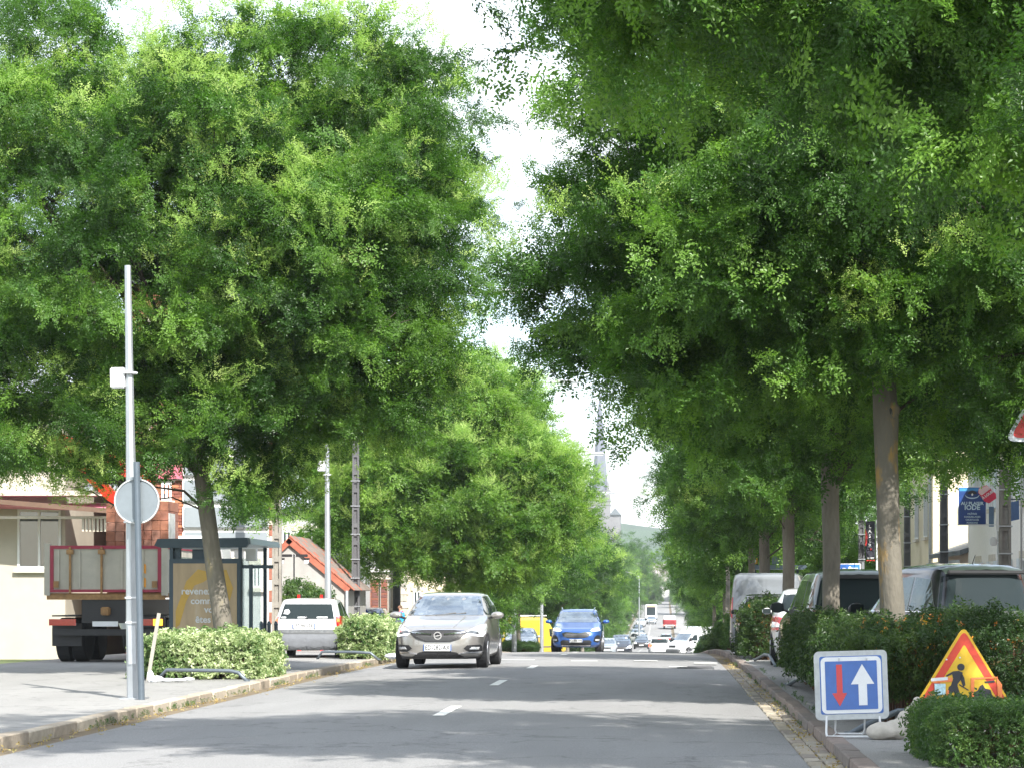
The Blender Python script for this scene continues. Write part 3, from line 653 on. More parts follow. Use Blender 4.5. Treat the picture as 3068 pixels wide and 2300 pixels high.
for k in range(5):
    z_ = .545 + .02 * k; hw = .24 + .045 * k
    c.patch('grille_slat', [(-hw, z_), (hw, z_), (hw, z_ + .006), (-hw, z_ + .006)], 'front', M_dkgrey, gr_, .016, .15)
yl = c.fy(0, .645, 1) + .02; mb = MB(); n = 22
vs = []; 
for k in range(n):
    a = 2 * PI * k / n
    for rr_ in (.078, .058): vs += [(rr_ * math.cos(a), yl, .645 + rr_ * math.sin(a)), (rr_ * math.cos(a), yl + .018, .645 + rr_ * math.sin(a))]
fs = []
for k in range(n):
    a, b = 4 * k, 4 * ((k + 1) % n); fs += [(a + 1, b + 1, b + 3, a + 3), (a, b, b + 1, a + 1), (a + 2, b + 2, b + 3, a + 3)]
mb.add(vs, fs); mb.box(-.075, -.005, yl, yl + .014, .645, .662); mb.box(.005, .075, yl, yl + .014, .628, .645); mb.add([(-.02, yl + .012, .633), (.01, yl + .012, .633), (.02, yl + .012, .657), (-.01, yl + .012, .657)], [(0, 1, 2, 3)])
mb.build('emblem', M_chrome, gr_)
for q in (0, 1):
    mq = mirx if q else (lambda p: p)
    h_ = c.patch('headlight', mq([(.5, .70), (.6, .645), (.82, .62), (.86, .68), (.865, .8), (.84, .86), (.74, .83), (.62, .765)]), 'front', M_lamp, t, .01)
    c.patch('lamp_unit', mq([(.55, .70), (.63, .66), (.76, .645), (.74, .71), (.62, .74)]), 'front', M_lampd, h_, .018)
    c.patch('running_light', mq([(.6, .655), (.82, .63), (.845, .7), (.83, .7), (.805, .65), (.6, .675)]), 'front', M_drl, h_, .02)
    f_ = c.patch('fog_lamp_surround', mq([(.5, .4), (.56, .46), (.78, .47), (.81, .44), (.81, .34), (.6, .335)]), 'front', M_black, t, .01)
    c.patch('fog_lamp', mq([(.6, .385), (.75, .38), (.77, .425), (.64, .43)]), 'front', M_lamp, f_, .018)
    c.patch('chrome_strip', mq([(.4, .285), (.55, .31), (.82, .32), (.82, .338), (.55, .33), (.4, .305)]), 'front', M_chrome, t, .014)
    c.patch('bonnet_crease', mq([(.28, .8), (.34, .9), (.4, .985), (.41, .985), (.35, .9), (.29, .8)]), 'front', P_silver, t, .012)
c.patch('front_lip', [(-.8, .205), (.8, .205), (.82, .235), (-.82, .235)], 'front', M_black, t, .015)
plate(t, c, 'front', .415, 'ED-282-AX', .54, .125)
sides(c, t, [[(.5, 1.04), (.32, 1.22), (.02, 1.38), (-.35, 1.4), (-.35, 1.02)], [(-.42, 1.02), (-.42, 1.4), (-.95, 1.39), (-1.3, 1.25), (-1.35, 1.05)]])
arches(c, t, (1.32, -1.34)); std_wheels(t, .9, (1.32, -1.34), .325, .21)
mirror_part(t, P_silver, -.88, .62, 1.03, -1, .26, .14); mirror_part(t, P_silver, .88, .62, 1.03, 1, .26, .14)
for q in (-1, 1):
    wi = MB().tube([(q * .1 + .3, .86, 1.02), (q * .1 - .05, .8, 1.045), (q * .1 - .3, .74, 1.08)], .012, 5).build('wiper', M_black, t)
bx('papers', M_whitep, t, .25, .5, .6, .62, 1.06, 1.1)
# driver seats / dash seen dimly are hidden by the reflecting windscreen

# --- blue SUV
t = car_at('suv', 'bright blue SUV with lit headlights at the crest of the road', 'car', 1732, 92, PI, gz=.03)
pr = hatch(4.48, 1.86, 1.63, 1.03, 1.12, 4.8, .85, .2, low=.26); pr = [list(p) for p in pr]
for i, z in ((3, .68), (4, .84), (5, .93)): pr[i][0] = z
c = Car(pr); P_blue = paint('bright blue', (.035, .11, .36), .35, .3); c.body(P_blue, t)
c.patch('windscreen', [(-.74, 1.14), (.74, 1.14), (.7, 1.28), (.62, 1.53), (-.62, 1.53), (-.7, 1.28)], 'front', M_glassb, t, .006, .1)
gr_ = c.patch('grille', [(-.46, .66), (-.3, .6), (.3, .6), (.46, .66), (.5, .75), (.36, .79), (.12, .75), (-.12, .75), (-.36, .79), (-.5, .75)], 'front', M_black, t, .01)
c.patch('chrome_bar', [(-.5, .75), (-.36, .79), (-.12, .75), (.12, .75), (.36, .79), (.5, .75), (.5, .765), (.36, .805), (.12, .765), (-.12, .765), (-.36, .805), (-.5, .765)], 'front', M_chrome, gr_, .02)
for k in range(4): c.patch('grille_slat', [(-.42, .63 + .03 * k), (.42, .63 + .03 * k), (.42, .642 + .03 * k), (-.42, .642 + .03 * k)], 'front', M_dkgrey, gr_, .016, .15)
c.patch('lower_grille', [(-.52, .3), (.52, .3), (.56, .46), (.5, .52), (-.5, .52), (-.56, .46)], 'front', M_black, t, .01)
c.patch('chrome_strip', [(-.5, .315), (.5, .315), (.52, .345), (-.52, .345)], 'front', M_chrome, t, .018)
for q in (0, 1):
    mq = mirx if q else (lambda p: p)
    h_ = c.patch('headlight', mq([(.5, .86), (.56, .83), (.84, .84), (.85, .9), (.8, .98), (.62, .94)]), 'front', M_lamp, t, .01)
    c.patch('running_light', mq([(.55, .85), (.8, .86), (.8, .92), (.6, .91)]), 'front', M_drl, h_, .02)
    f_ = c.patch('fog_lamp_surround', mq([(.62, .48), (.66, .62), (.74, .7), (.84, .68), (.86, .5), (.76, .43)]), 'front', M_black, t, .01)
    c.patch('fog_lamp', mq([(.68, .5), (.82, .49), (.82, .56), (.68, .55)]), 'front', M_lamp, f_, .018)
    MB().tube([(mq([(.58, 0)])[0][0], .1, 1.6), (mq([(.6, 0)])[0][0], -.3, 1.67), (mq([(.6, 0)])[0][0], -1.3, 1.66)], .018, 6).build('roof_rail', M_chrome, t)
plate(t, c, 'front', .5, 'EQ-836-WK', .5, .11)
sides(c, t, [[(.5, 1.16), (.3, 1.34), (.05, 1.5), (-1.2, 1.5), (-1.5, 1.2)]]); arches(c, t, (1.35, -1.33), .4, .36); std_wheels(t, .92, (1.35, -1.33), .36, .24)
mirror_part(t, P_blue, -.92, .66, 1.17, -1, .25, .14); mirror_part(t, P_blue, .92, .66, 1.17, 1, .25, .14)

# --- white old hatchback seen from behind
P_white = paint('white', (.66, .67, .67), 0, .35)
t = car_at('hatchback', 'old white three door hatchback with grey bumper parked between the pale hedges', 'car', 944, 57.2, R(1.5), gz=.02)
pr = [(.27, .68, 1.7, -1.66, 6), (.34, .74, 1.78, -1.76, 6.5), (.5, .765, 1.8, -1.8, 7), (.66, .77, 1.78, -1.79, 7), (.7, .765, 1.72, -1.73, 7), (.84, .76, 1.5, -1.7, 7), (.93, .74, .98, -1.66, 7), (.97, .725, .8, -1.62, 7), (1.15, .67, .5, -1.48, 7), (1.32, .61, .22, -1.34, 7), (1.38, .57, .0, -1.26, 6), (1.405, .4, -.2, -1.0, 5), (1.415, .2, -.4, -.6, 4)]
c = Car(pr, 56); c.body(P_white, t)
rw = c.patch('rear_window', [(-.6, .95), (.6, .95), (.52, 1.28), (-.52, 1.28)], 'rear', M_glass, t, .006)
c.patch('sticker', [(.37, 1.09), (.46, 1.06), (.52, 1.1), (.5, 1.17), (.42, 1.18)][::-1] if 0 else [(-.52, 1.06), (-.42, 1.05), (-.38, 1.1), (-.42, 1.16), (-.5, 1.15)], 'rear', M_whitep, rw, .012)
for x0, w_ in ((-.56, .1), (-.2, .2), (.22, .24)): c.patch('sticker', [(x0, .965), (x0 + w_, .965), (x0 + w_, .995), (x0, .995)], 'rear', M_whitep, rw, .012)
MB().tube([(.02, -1.68, .94), (-.02, -1.64, 1.0), (-.02, -1.6, 1.02)], .01, 5).build('wiper', M_black, t)
c.patch('bumper_strip', [(-.765, .62), (.765, .62), (.765, .7), (-.765, .7)], 'rear', M_dkgrey, t, .03)
M_bump = mat('weathered grey bumper', (.17, .18, .2), .65, var=.12)
c.patch('bumper', [(-.76, .3), (.76, .3), (.765, .615), (-.765, .615)], 'rear', M_bump, t, .045)
for q in (0, 1):
    mq = mirx if q else (lambda p: p)
    l_ = c.patch('tail_light', mq([(-.765, .72), (-.66, .72), (-.63, 1.0), (-.70, 1.02), (-.75, .98)]), 'rear', M_red, t, .012)
    c.patch('indicator', mq([(-.755, .88), (-.65, .88), (-.64, .95), (-.74, .95)]), 'rear', M_orange, l_, .018)
plate(t, c, 'rear', .8, '57-941-33', .5, .11, -.05)
sides(c, t, [[(.45, .98), (.2, 1.3), (-.35, 1.33), (-.35, .97)], [(-.45, .97), (-.45, 1.33), (-1.05, 1.28), (-1.3, .99)]])
for w_ in ('left', 'right'): c.patch('side_strip', [(-1.5, .5), (1.5, .5), (1.5, .6), (-1.5, .6)], w_, M_bump, t, .014, .3)
arches(c, t, (1.15, -1.2), .31, .29); std_wheels(t, .77, (1.15, -1.2), .28, .16); mirror_part(t, M_black, -.76, .62, .95, -1, .16, .11); mirror_part(t, M_black, .76, .62, .95, 1, .16, .11)
MB().box(-.5, -.05, -.3, -.2, .7, 1.2, .04).build('seat', M_seat, t)

# generic small traffic cars
def simple_car(label, px, D, yaw, pc, group=None, L_=4.1, Wd=1.76, H=1.48, lit=False, brake=False, name='parked_car', gz=.03, txt=None, cat='car', wmir=True, glass=None):
    t = car_at(name, label, cat, px, D, yaw, group, gz=gz); hh = (H - 1.48)
    c = Car(hatch(L_, Wd, H, .92 + hh * .5, 1.0 + hh * .6, 4.8, .75, .15), 40); c.body(pc, t); b = 1.0 + hh * .6; gl_ = glass or M_glass
    c.patch('windscreen', [(-Wd * .41, b + .03), (Wd * .41, b + .03), (Wd * .345, H - .1), (-Wd * .345, H - .1)], 'front', M_glassb, t, .006, .15)
    rw = c.patch('rear_window', [(-Wd * .38, b + .04), (Wd * .38, b + .04), (Wd * .34, H - .12), (-Wd * .34, H - .12)], 'rear', gl_, t, .006, .15)
    c.patch('third_brake_light', [(-.15, H - .1), (.15, H - .1), (.15, H - .085), (-.15, H - .085)], 'rear', M_redlit if brake else M_red, t, .01, .2)
    c.patch('grille', [(-.4, .56), (.4, .56), (.45, .7), (-.45, .7)], 'front', M_black, t, .01, .15)
    c.patch('lower_grille', [(-.5, .26), (.5, .26), (.45, .4), (-.45, .4)], 'front', M_black, t, .01, .15)
    c.patch('rear_valance', [(-Wd * .4, .22), (Wd * .4, .22), (Wd * .42, .36), (-Wd * .42, .36)], 'rear', M_black, t, .012, .15)
    for q in (0, 1):
        mq = mirx if q else (lambda p: p)
        h_ = c.patch('headlight', mq([(.5, .66), (.8, .64), (.84, .8), (.7, .82)]), 'front', M_drl if lit else M_lamp, t, .01, .15)
        c.patch('tail_light', mq([(-Wd * .49, .72), (-Wd * .36, .74), (-Wd * .33, .92), (-Wd * .46, .96)]), 'rear', M_redlit if brake else M_red, t, .012, .12)
    plate(t, c, 'front', .48, txt, band=False); plate(t, c, 'rear', .58, txt, band=True)
    sides(c, t, [[(.5, b + .03), (.1, H - .11), (-.35, H - .1), (-.35, b + .02)], [(-.42, b + .02), (-.42, H - .1), (-1.0, H - .11), (-1.4, b + .06)]], gl_)
    arches(c, t, (L_ * .31, -L_ * .31), .35, .32); std_wheels(t, Wd / 2, (L_ * .31, -L_ * .31), .31, .19)
    if wmir: mirror_part(t, pc, -Wd / 2 + .02, .6, b + .03, -1); mirror_part(t, pc, Wd / 2 - .02, .6, b + .03, 1)
    return t, c
P_dark = paint('dark blue black', (.02, .025, .035), .3); P_black = paint('black', (.012, .012, .014), .2); P_grey = paint('grey', (.16, .17, .18), .5)
P_lb = paint('pale silver blue', (.4, .44, .48), .5); P_red = paint('red', (.25, .015, .02), .1); P_olive = paint('grey green', (.045, .055, .048), .4)
GD = 'cars queuing in the dip of the road'; GP = 'cars parked along the left kerb of the dip'; GR_ = 'cars parked along the right kerb'
simple_car('dark SUV with lit headlights coming up out of the dip, nearest of the oncoming queue', 1861, 203, PI, P_dark, GD, 4.4, 1.8, 1.68, lit=True, name='suv', cat='car')
simple_car('black hatchback with lit headlights behind the dark SUV in the dip', 1922, 285, PI, P_black, GD, 4.1, 1.75, 1.5, lit=True, name='hatchback')
simple_car('pale silver car just showing over the crest right of the blue SUV', 1818, 195, PI, P_lb, GP, 3.8, 1.0 * 1.66, 1.4, name='parked_car')
simple_car('white hatchback seen from behind with tail lights on, driving down into the dip', 1977, 197, 0, P_white, GD, 4.2, 1.78, 1.47, brake=True, name='hatchback')
simple_car('dark car with glowing brake lights ahead and right of the white hatchback', 2011, 222, R(-8), P_dark, GD, 4.2, 1.75, 1.46, brake=True, name='hatchback')
simple_car('silver car driving away up the far slope', 1996, 330, 0, P_lb, GD, 4.3, 1.8, 1.48, name='hatchback')
simple_car('white car waiting behind the black hatchback in the dip', 1922, 318, PI + R(35), P_white, GD, 4.3, 1.8, 1.7, name='parked_car')
simple_car('dark green saloon behind the white car in the oncoming queue', 1916, 345, PI, P_olive, GD, 4.3, 1.8, 1.9, name='saloon_car')
simple_car('silver car driving close in front of the far bus', 1952, 470, PI, P_lb, GD, 4.2, 1.8, 1.5, lit=True, name='hatchback')
for i, (px, D, p_, lb) in enumerate(((1905, 380, P_lb, 'silver parked car beside the hedge at the foot of the far slope'), (1912, 415, P_dark, 'dark parked car half way up the far slope'), (1920, 455, P_white, 'white parked car beside the bus'))):
    simple_car(lb, px, D, PI, p_, GP, name='parked_car')
for i, (px, D, p_, lb) in enumerate(((2124, 172, P_grey, 'grey parked car beyond the low orange-tipped shrub on the right'), (2112, 205, P_red, 'red parked car left of the grey one on the right'), (2100, 235, P_lb, 'pale blue parked car behind the red one on the right'), (2082, 262, P_dark, 'dark parked car right of the white van in the dip'), (2072, 300, P_white, 'white parked car far down the right kerb'))):
    simple_car(lb, px, D, 0, p_, GR_, name='parked_car')
simple_car('dark car parked behind the second pale hedge, facing the camera', 1093, 92, PI, P_dark, None, 4.3, 1.8, 1.62, name='parked_car', gz=PAVE)
simple_car('silver estate car parked in front of the yellow van', 1562, 135, PI, P_lb, None, 4.4, 1.8, 1.5, name='estate_car', gz=PAVE)
simple_car('dark car with orange side strip partly hidden by a flowering hedge on the right', 2318, 59.6, R(-4), paint('dark bronze', (.1, .085, .07), .4), GR_, 4.1, 1.74, 1.45, name='parked_car', gz=PAVE)[0]

# --- white hatchback by the flowering hedge (right), seen from behind
t, c = simple_car('white hatchback with big red tail light squeezed beside the dark hedge on the right', 2440, 49.8, R(-3), P_white, GR_, 4.0, 1.74, 1.5, name='hatchback', gz=PAVE)
l_ = c.patch('tail_light', [(-.87, .68), (-.55, .7), (-.5, .82), (-.6, .9), (-.8, .96), (-.86, .9)], 'rear', M_red, t, .02, .08); c.patch('reversing_light', [(-.82, .74), (-.64, .75), (-.7, .84), (-.8, .85)], 'rear', M_lamp, l_, .028)
# --- grey MPV
def mpv(label, px, D, yaw, pc, H, Wd=1.82, L_=4.4, roofm=None, name='minivan', rear_red=True, spoiler=False):
    t = car_at(name, label, 'car', px, D, yaw, GR_, gz=PAVE); w = Wd / 2; f, r = L_ / 2, -L_ / 2
    pr = [(.2, w * .9, f - .1, r + .1, 5), (.3, w * .97, f, r + .02, 5.5), (.55, w, f - .02, r, 6), (.8, w, f - .16, r + .03, 6), (.95, w * .99, f - .6, r + .05, 6), (1.05, w * .97, 1.1, r + .07, 6), (1.12, w * .94, .95, r + .1, 6), (1.35, w * .88, .55, r + .17, 6), (H - .18, w * .8, .25, r + .27, 6), (H - .07, w * .75, -.0, r + .3, 6), (H - .02, w * .64, -.25, r + .42, 5), (H, w * .3, -.7, r + 1.0, 4)]
    c = Car(pr, 52); c.body(pc, t)
    c.patch('windscreen', [(-.74, 1.14), (.74, 1.14), (.64, H - .16), (-.64, H - .16)], 'front', M_glassb, t, .006, .15)
    rw = c.patch('rear_window', [(-w * .84, 1.1), (w * .84, 1.1), (w * .8, 1.3), (w * .72, H - .2), (w * .5, H - .15), (-w * .5, H - .15), (-w * .72, H - .2), (-w * .8, 1.3)], 'rear', M_glass, t, .006, .12)
    c.patch('third_brake_light', [(-.3, H - .135), (.3, H - .135), (.3, H - .12), (-.3, H - .12)], 'rear', M_red, t, .016, .2)
    if roofm:
        ro_ = MB()
        xs = np.linspace(-w * .74, w * .74, 13); v = []; fsx = []
        for j, (yy, dz) in enumerate(((r + .2, -.09), (r + .24, -.055), (r + .34, -.02), (r + .8, .012), (-.6, .018), (0, -.02))):
            for x in xs: v.append((x, yy, H + dz - .11 * abs(x / w) ** 3.2 * 1.6 + .006 * math.cos(x * 22)))
        m_ = len(xs)
        for j in range(5):
            for k in range(m_ - 1): fsx.append((j * m_ + k, j * m_ + k + 1, (j + 1) * m_ + k + 1, (j + 1) * m_ + k))
        raw('roof_panel', v, fsx, roofm, t, True)
        MB().box(-w * .7, w * .7, r + .17, r + .3, H - .16, H - .1, .02).build('spoiler_underside', M_black, t)
    MB().tube([(0, r + .75, H - .01), (0, r + .62, H + .14)], [.008, .004], 5).build('aerial', M_black, t)
    for q in (0, 1):
        mq = mirx if q else (lambda p: p)
        c.patch('headlight', mq([(.5, .7), (.82, .7), (.85, .88), (.65, .86)]), 'front', M_lamp, t, .01, .15)
        l_ = c.patch('tail_light', mq([(-w * .995, .88), (-w * .78, .9), (-w * .6, 1.02), (-w * .8, 1.08), (-w * .95, 1.1)]), 'rear', M_red, t, .014, .1)
        c.patch('reversing_light', mq([(-w * .93, .92), (-w * .84, .93), (-w * .82, .98), (-w * .92, .98)]), 'rear', M_lamp, l_, .022, .2)
    plate(t, c, 'rear', .7, None)
    sides(c, t, [[(.75, 1.16), (.35, H - .25), (.02, H - .2), (.02, 1.1)], [(-.06, 1.1), (-.06, H - .2), (-.95, H - .2), (-.95, 1.1)], [(-1.03, 1.1), (-1.03, H - .2), (-1.6, H - .24), (-1.85, 1.16)]], mat('side glass', (.1, .12, .11), .06, .4, var=.3, scale=1.2))
    for w_ in ('left', 'right'): c.patch('window_chrome', [(.9, 1.08), (-1.9, 1.08), (-1.9, 1.095), (.9, 1.095)][::-1], w_, M_chrome, t, .01, .3)
    arches(c, t, (L_ * .31, -L_ * .31), .36, .33); std_wheels(t, w, (L_ * .31, -L_ * .31), .32, .2)
    mirror_part(t, M_black, -w, .72, 1.12, -1, .26, .2); mirror_part(t, M_black, w, .72, 1.12, 1, .26, .2)
    return t, c
M_greenroof = mat('dark greenish roof', (.05, .07, .06), .3, .3, var=.12, coat=1)  # the roof's own dark greenish colour, slightly varied at random
tm, cm_ = mpv('grey green people carrier seen between the two nearest trunks on the right', 2515, 45.8, R(6), P_olive, 1.8, roofm=M_greenroof)
tm, cm_ = mpv('black people carrier with greenish roof parked behind the flowering hedge', 2800, 39.9, R(17), P_black, 1.82, 1.84, 4.4, roofm=M_greenroof)
# --- pale panel van (right)
P_van = paint('pale grey', (.17, .185, .2), .1, .4)
def panel_van(label, px, D, yaw, pc, H=2.0, Wd=1.95, L_=4.9, group=None, name='panel_van', gz=.03, nose=.9, ladder=False, lampred=True, lit=False):
    t = car_at(name, label, 'van', px, D, yaw, group, gz=gz); w = Wd / 2; f, r = L_ / 2, -L_ / 2
    pr = [(.22, w * .95, f - .08, r + .03, 9), (.35, w, f, r, 10), (.6, w, f - .03, r, 10), (.85, w * .995, f - .12, r, 10), (1.02, w * .99, f - .4, r + .005, 10), (1.15, w * .985, f - .8, r + .01, 10), (1.3, w * .97, f - 1.0, r + .015, 10), (1.6, w * .94, f - 1.3, r + .03, 10), (H - .2, w * .91, f - 1.6 - (H - 1.8) * .3, r + .05, 9), (H - .06, w * .86, f - 1.85, r + .09, 8), (H, w * .76, f - 2.1, r + .2, 8)]
    c = Car(pr, 56); c.body(pc, t)
    c.patch('windscreen', [(-w * .84, 1.2), (w * .84, 1.2), (w * .8, min(1.75, H - .25)), (-w * .8, min(1.75, H - .25))], 'front', M_glassb, t, .006, .15)
    for q in (0, 1):
        mq = mirx if q else (lambda p: p)
        c.patch('headlight', mq([(w * .55, .72), (w * .9, .72), (w * .93, 1.0), (w * .75, .95)]), 'front', M_drl if lit else M_lamp, t, .01, .15)
        c.patch('tail_light', mq([(-w * .985, .9), (-w * .9, .9), (-w * .88, 1.45), (-w * .95, 1.45)]), 'rear', M_red, t, .014, .15)
        d_ = c.patch('rear_door', mq([(.01, .4), (w * .88, .4), (w * .85, H - .22), (.01, H - .16)]), 'rear', pc, t, .012, .25)
        c.patch('door_window', mq([(.08, 1.15), (w * .78, 1.15), (w * .74, H - .38), (.08, H - .34)]), 'rear', M_glass, d_, .02, .3) if name == 'delivery_van' else None
    c.patch('bumper', [(-w * .95, .25), (w * .95, .25), (w * .95, .42), (-w * .95, .42)], 'rear', M_dkgrey, t, .04, .3); c.patch('bumper', [(-w * .92, .28), (w * .92, .28), (w * .92, .55), (-w * .92, .55)], 'front', M_dkgrey, t, .03, .2)
    c.patch('grille', [(-.35, .68), (.35, .68), (.4, .85), (-.4, .85)], 'front', M_black, t, .01, .2)
    sides(c, t, [[(f - 1.0, 1.22), (f - 1.45, 1.22 + .42), (f - 1.9, 1.66), (f - 1.9, 1.2)]])
    for w_ in ('left', 'right'):
        c.patch('side_moulding', [(-f * .75, .55), (f * .6, .55), (f * .6, .63), (-f * .75, .63)], w_, M_dkgrey, t, .012, .4)
        for a, b in ((r + .2, r + 1.4), (r + 1.5, r + 2.7)):
            c.patch('side_panel', [(a, 1.1), (b, 1.1), (b, H - .3), (a, H - .3)], w_, pc, t, .008, .4)
    plate(t, c, 'rear', .62, None); arches(c, t, (f - .95, r + .95), .38, .35); std_wheels(t, w, (f - .95, r + .95), .33, .2)
    mirror_part(t, M_black, -w, f - 1.05, 1.3, -1, .24, .28); mirror_part(t, M_black, w, f - 1.05, 1.3, 1, .24, .28)
    return t, c
panel_van('pale grey panel van with red tail light parked behind the thin trunks on the right', 2312, 67, R(-6), P_van, 2.08, group=GR_, gz=PAVE)
panel_van('small white van turning into the road in the dip on the right', 2077, 196, PI - R(48), P_white, 2.3, 1.9, 4.6, name='delivery_van')
P_yel = paint('yellow', (.6, .42, .03), 0, .4)
t, c = panel_van('yellow high van with a ladder on the roof rack, parked facing away on the left', 1588, 150, R(-33), P_yel, 2.35, 1.95, 5.2, name='delivery_van', gz=PAVE)
mb = MB()
for x in (-.55, .55): mb.box(x - .03, x + .03, -2.2, .9, 2.42, 2.48)
for k in range(9): mb.box(-.6, .6, -2.1 + .36 * k, -2.05 + .36 * k, 2.43, 2.47)
mb.build('roof_rack', M_whitep, t); mb = MB()
for x in (-.25, .25): mb.box(x - .02, x + .02, -2.68, -2.64, 1.2, 2.4)
for k in range(4): mb.box(-.25, .25, -2.68, -2.65, 1.3 + .3 * k, 1.34 + .3 * k)
mb.build('rear_ladder', M_whitep, t)
# --- bus and red lorry far away
t = car_at('bus', 'white city bus coming down the far slope towards the dip', 'bus', 1951, 500, PI, gz=.05)
c = Car([(.3, 1.15, 5.9, -5.9, 14), (.5, 1.25, 6, -6, 14), (1.1, 1.25, 6, -6, 14), (2.4, 1.24, 5.9, -6, 14), (2.9, 1.22, 5.8, -5.95, 12), (3.1, 1.1, 5.6, -5.8, 10)], 48); c.body(paint('bus white', (.7, .72, .74), 0), t)
c.patch('windscreen', [(-1.15, .95), (1.15, .95), (1.15, 2.6), (-1.15, 2.6)], 'front', M_glass, t, .01, .4); c.patch('destination_sign', [(-.9, 2.64), (.9, 2.64), (.9, 2.85), (-.9, 2.85)], 'front', mat('amber display', (.3, .1, .02), .5, emis=(1, .35, .1, .6)), t, .02, .4)
for q in (-1, 1): c.patch('headlight', [(q * .95 - .15, .6), (q * .95 + .15, .6), (q * .95 + .15, .85), (q * .95 - .15, .85)], 'front', M_drl, t, .02, .3)
for k in range(6):
    for w_ in ('left', 'right'): c.patch('side_window', [(-5 + k * 1.6, 1.2), (-3.6 + k * 1.6, 1.2), (-3.6 + k * 1.6, 2.4), (-5 + k * 1.6, 2.4)], w_, M_glass, t, .01, .9)
c.patch('blue_panel', [(-1.2, .5), (-.8, .5), (-.8, 1.0), (-1.2, 1.0)], 'front', M_plateb, t, .015, .4); std_wheels(t, 1.22, (3.4, -3), .48, .28, True)
t = car_at('lorry', 'small red lorry driving away up the far slope beside the bus', 'lorry', 2006, 440, 0, gz=.05)
c = Car([(.75, 1.1, 3, -3, 12), (.9, 1.2, 3.1, -3.1, 12), (1.5, 1.2, 3.1, -3.1, 12), (1.62, 1.18, 3.05, -3.05, 12)], 40); c.body(P_red, t, name='load_bed')
c2 = Car([(.5, .95, 5, 3.3, 8), (.8, 1.05, 5.1, 3.25, 8), (1.5, 1.05, 5.05, 3.25, 8), (2.2, .95, 4.6, 3.3, 7), (2.35, .8, 4.4, 3.5, 6)], 36); c2.body(P_white, t, name='cab'); c2.patch('cab_window', [(-.75, 1.55), (.75, 1.55), (.72, 2.1), (-.72, 2.1)], 'rear', M_glass, t, .01, .4)
bx('bumper', M_whitep, t, -1.15, 1.15, -3.2, -3.1, .55, .72); bx('chassis', M_black, t, -.4, .4, -3, 4.5, .45, .75)
for q in (-1, 1): bx('tail_light', M_redlit, t, q * 1.0 - .13, q * 1.0 + .13, -3.25, -3.2, .58, .7)
bx('load', M_whitep, t, -1.0, 1.0, -2.4, 1.5, 1.62, 2.3, .05); std_wheels(t, 1.1, (4.1, -1.8), .42, .3, True)

# --- builder's lorry on the left with its brick pallet
M_ly = mat('cream lorry panel', (.46, .43, .36), .6, var=.2, scale=3, col2=(.3, .24, .17), thr=(.64, .8)); M_lr = mat('dark red lorry frame', (.3, .02, .05), .5, var=.1); M_rust = mat('rusty steel', (.3, .17, .07), .8, var=.4, scale=8)
DL = 51.0; XLr = wx(502, DL)
LS = .94
t = thing('lorry', 'cream dropside lorry with dark red frame and red loader crane, parked at the left', 'lorry', (XLr - 1.25, DL, g(DL) + PAVE), 0)
tl = t
for q, (a, b) in enumerate(((-1.25, -.02), (.02, 1.25))): pass
tb = bx('tailboard', M_ly, t, -1.13, 1.13, -.04, .0, 1.58, 2.46)
for a, b, z0, z1 in ((-1.13, 1.13, 2.46, 2.53), (-1.13, 1.13, 1.52, 1.58), (1.06, 1.13, 1.58, 2.46), (-1.13, -1.06, 1.58, 2.46)): bx('frame_bar', M_lr, t, a, b, -.06, -.01, z0, z1)
bx('corner_post', M_ly, t, 1.135, 1.25, -.06, .06, 1.45, 2.58); bx('corner_post', M_ly, t, -1.25, -1.135, -.06, .06, 1.45, 2.58)
for x in (-.72, -.08): bx('hinge', M_rust, t, x - .02, x + .02, -.09, -.045, 1.5, 2.5); bx('hinge_boss', M_rust, t, x - .07, x + .07, -.1, -.05, 2.34, 2.44)
for z in (1.7, 2.0): MB().add([(.62, -.05, z), (.82, -.05, z - .08), (.82, -.05, z + .12), (.62, -.05, z + .2)], [(0, 1, 2, 3)]).build('warning_stripe', mat('orange stripe', (.75, .3, .02), .5, var=.05), t)
sp = bx('side_board', M_ly, t, 1.19, 1.23, .06, 5.6, 1.5, 2.46); bx('side_board', M_ly, t, -1.23, -1.19, .06, 5.6, 1.5, 2.46)
bx('top_rail', M_lr, t, 1.18, 1.25, .06, 5.6, 2.46, 2.54); bx('deck', M_rust, t, -1.2, 1.2, 0, 5.6, 1.4, 1.5)
for k in range(5): bx('rib', M_ly, t, -.98 + k * .43, -.94 + k * .43, -.062, -.04, 1.6, 2.44)
for s_ in (-1, 1): bx('latch', M_rust, t, s_ * 1.0 - .05, s_ * 1.0 + .05, -.1, -.06, 1.62, 1.76); bx('mudguard', M_black, t, s_ * .9 - .28, s_ * .9 + .28, .3, 2.7, .99, 1.02)
bx('number_plate', M_plate, t, -.26, .26, -.1, -.085, .78, .89); bx('tow_hitch', M_rust, t, -.09, .09, -.12, .05, 1.02, 1.2, .02)
bx('rear_beam', M_rust, t, -1.2, 1.2, -.05, .05, 1.36, 1.47); bx('chassis', M_black, t, -.5, .5, 0, 7.5, .85, 1.36)
ub = bx('underrun_bar', M_black, t, -1.1, 1.1, -.02, .08, .58, .72, .01); bx('lamp_cluster', M_black, t, .55, 1.2, -.05, .05, .76, .98, .01)
bx('tail_light', M_red, t, .6, .95, -.075, -.05, .8, .94); bx('indicator', mat('lit amber lamp', (.8, .3, .02), .3, var=0, emis=(1, .35, .03, 1.6)), t, .97, 1.16, -.075, -.05, .8, .94)
bx('tail_light', M_red, t, -1.15, -.6, -.075, -.05, .8, .94)
for x in (-1.0, -.68, .68, 1.0):
    for y in (.9, 2.1): wheel(t, x, y, .48, .28, simple=True)
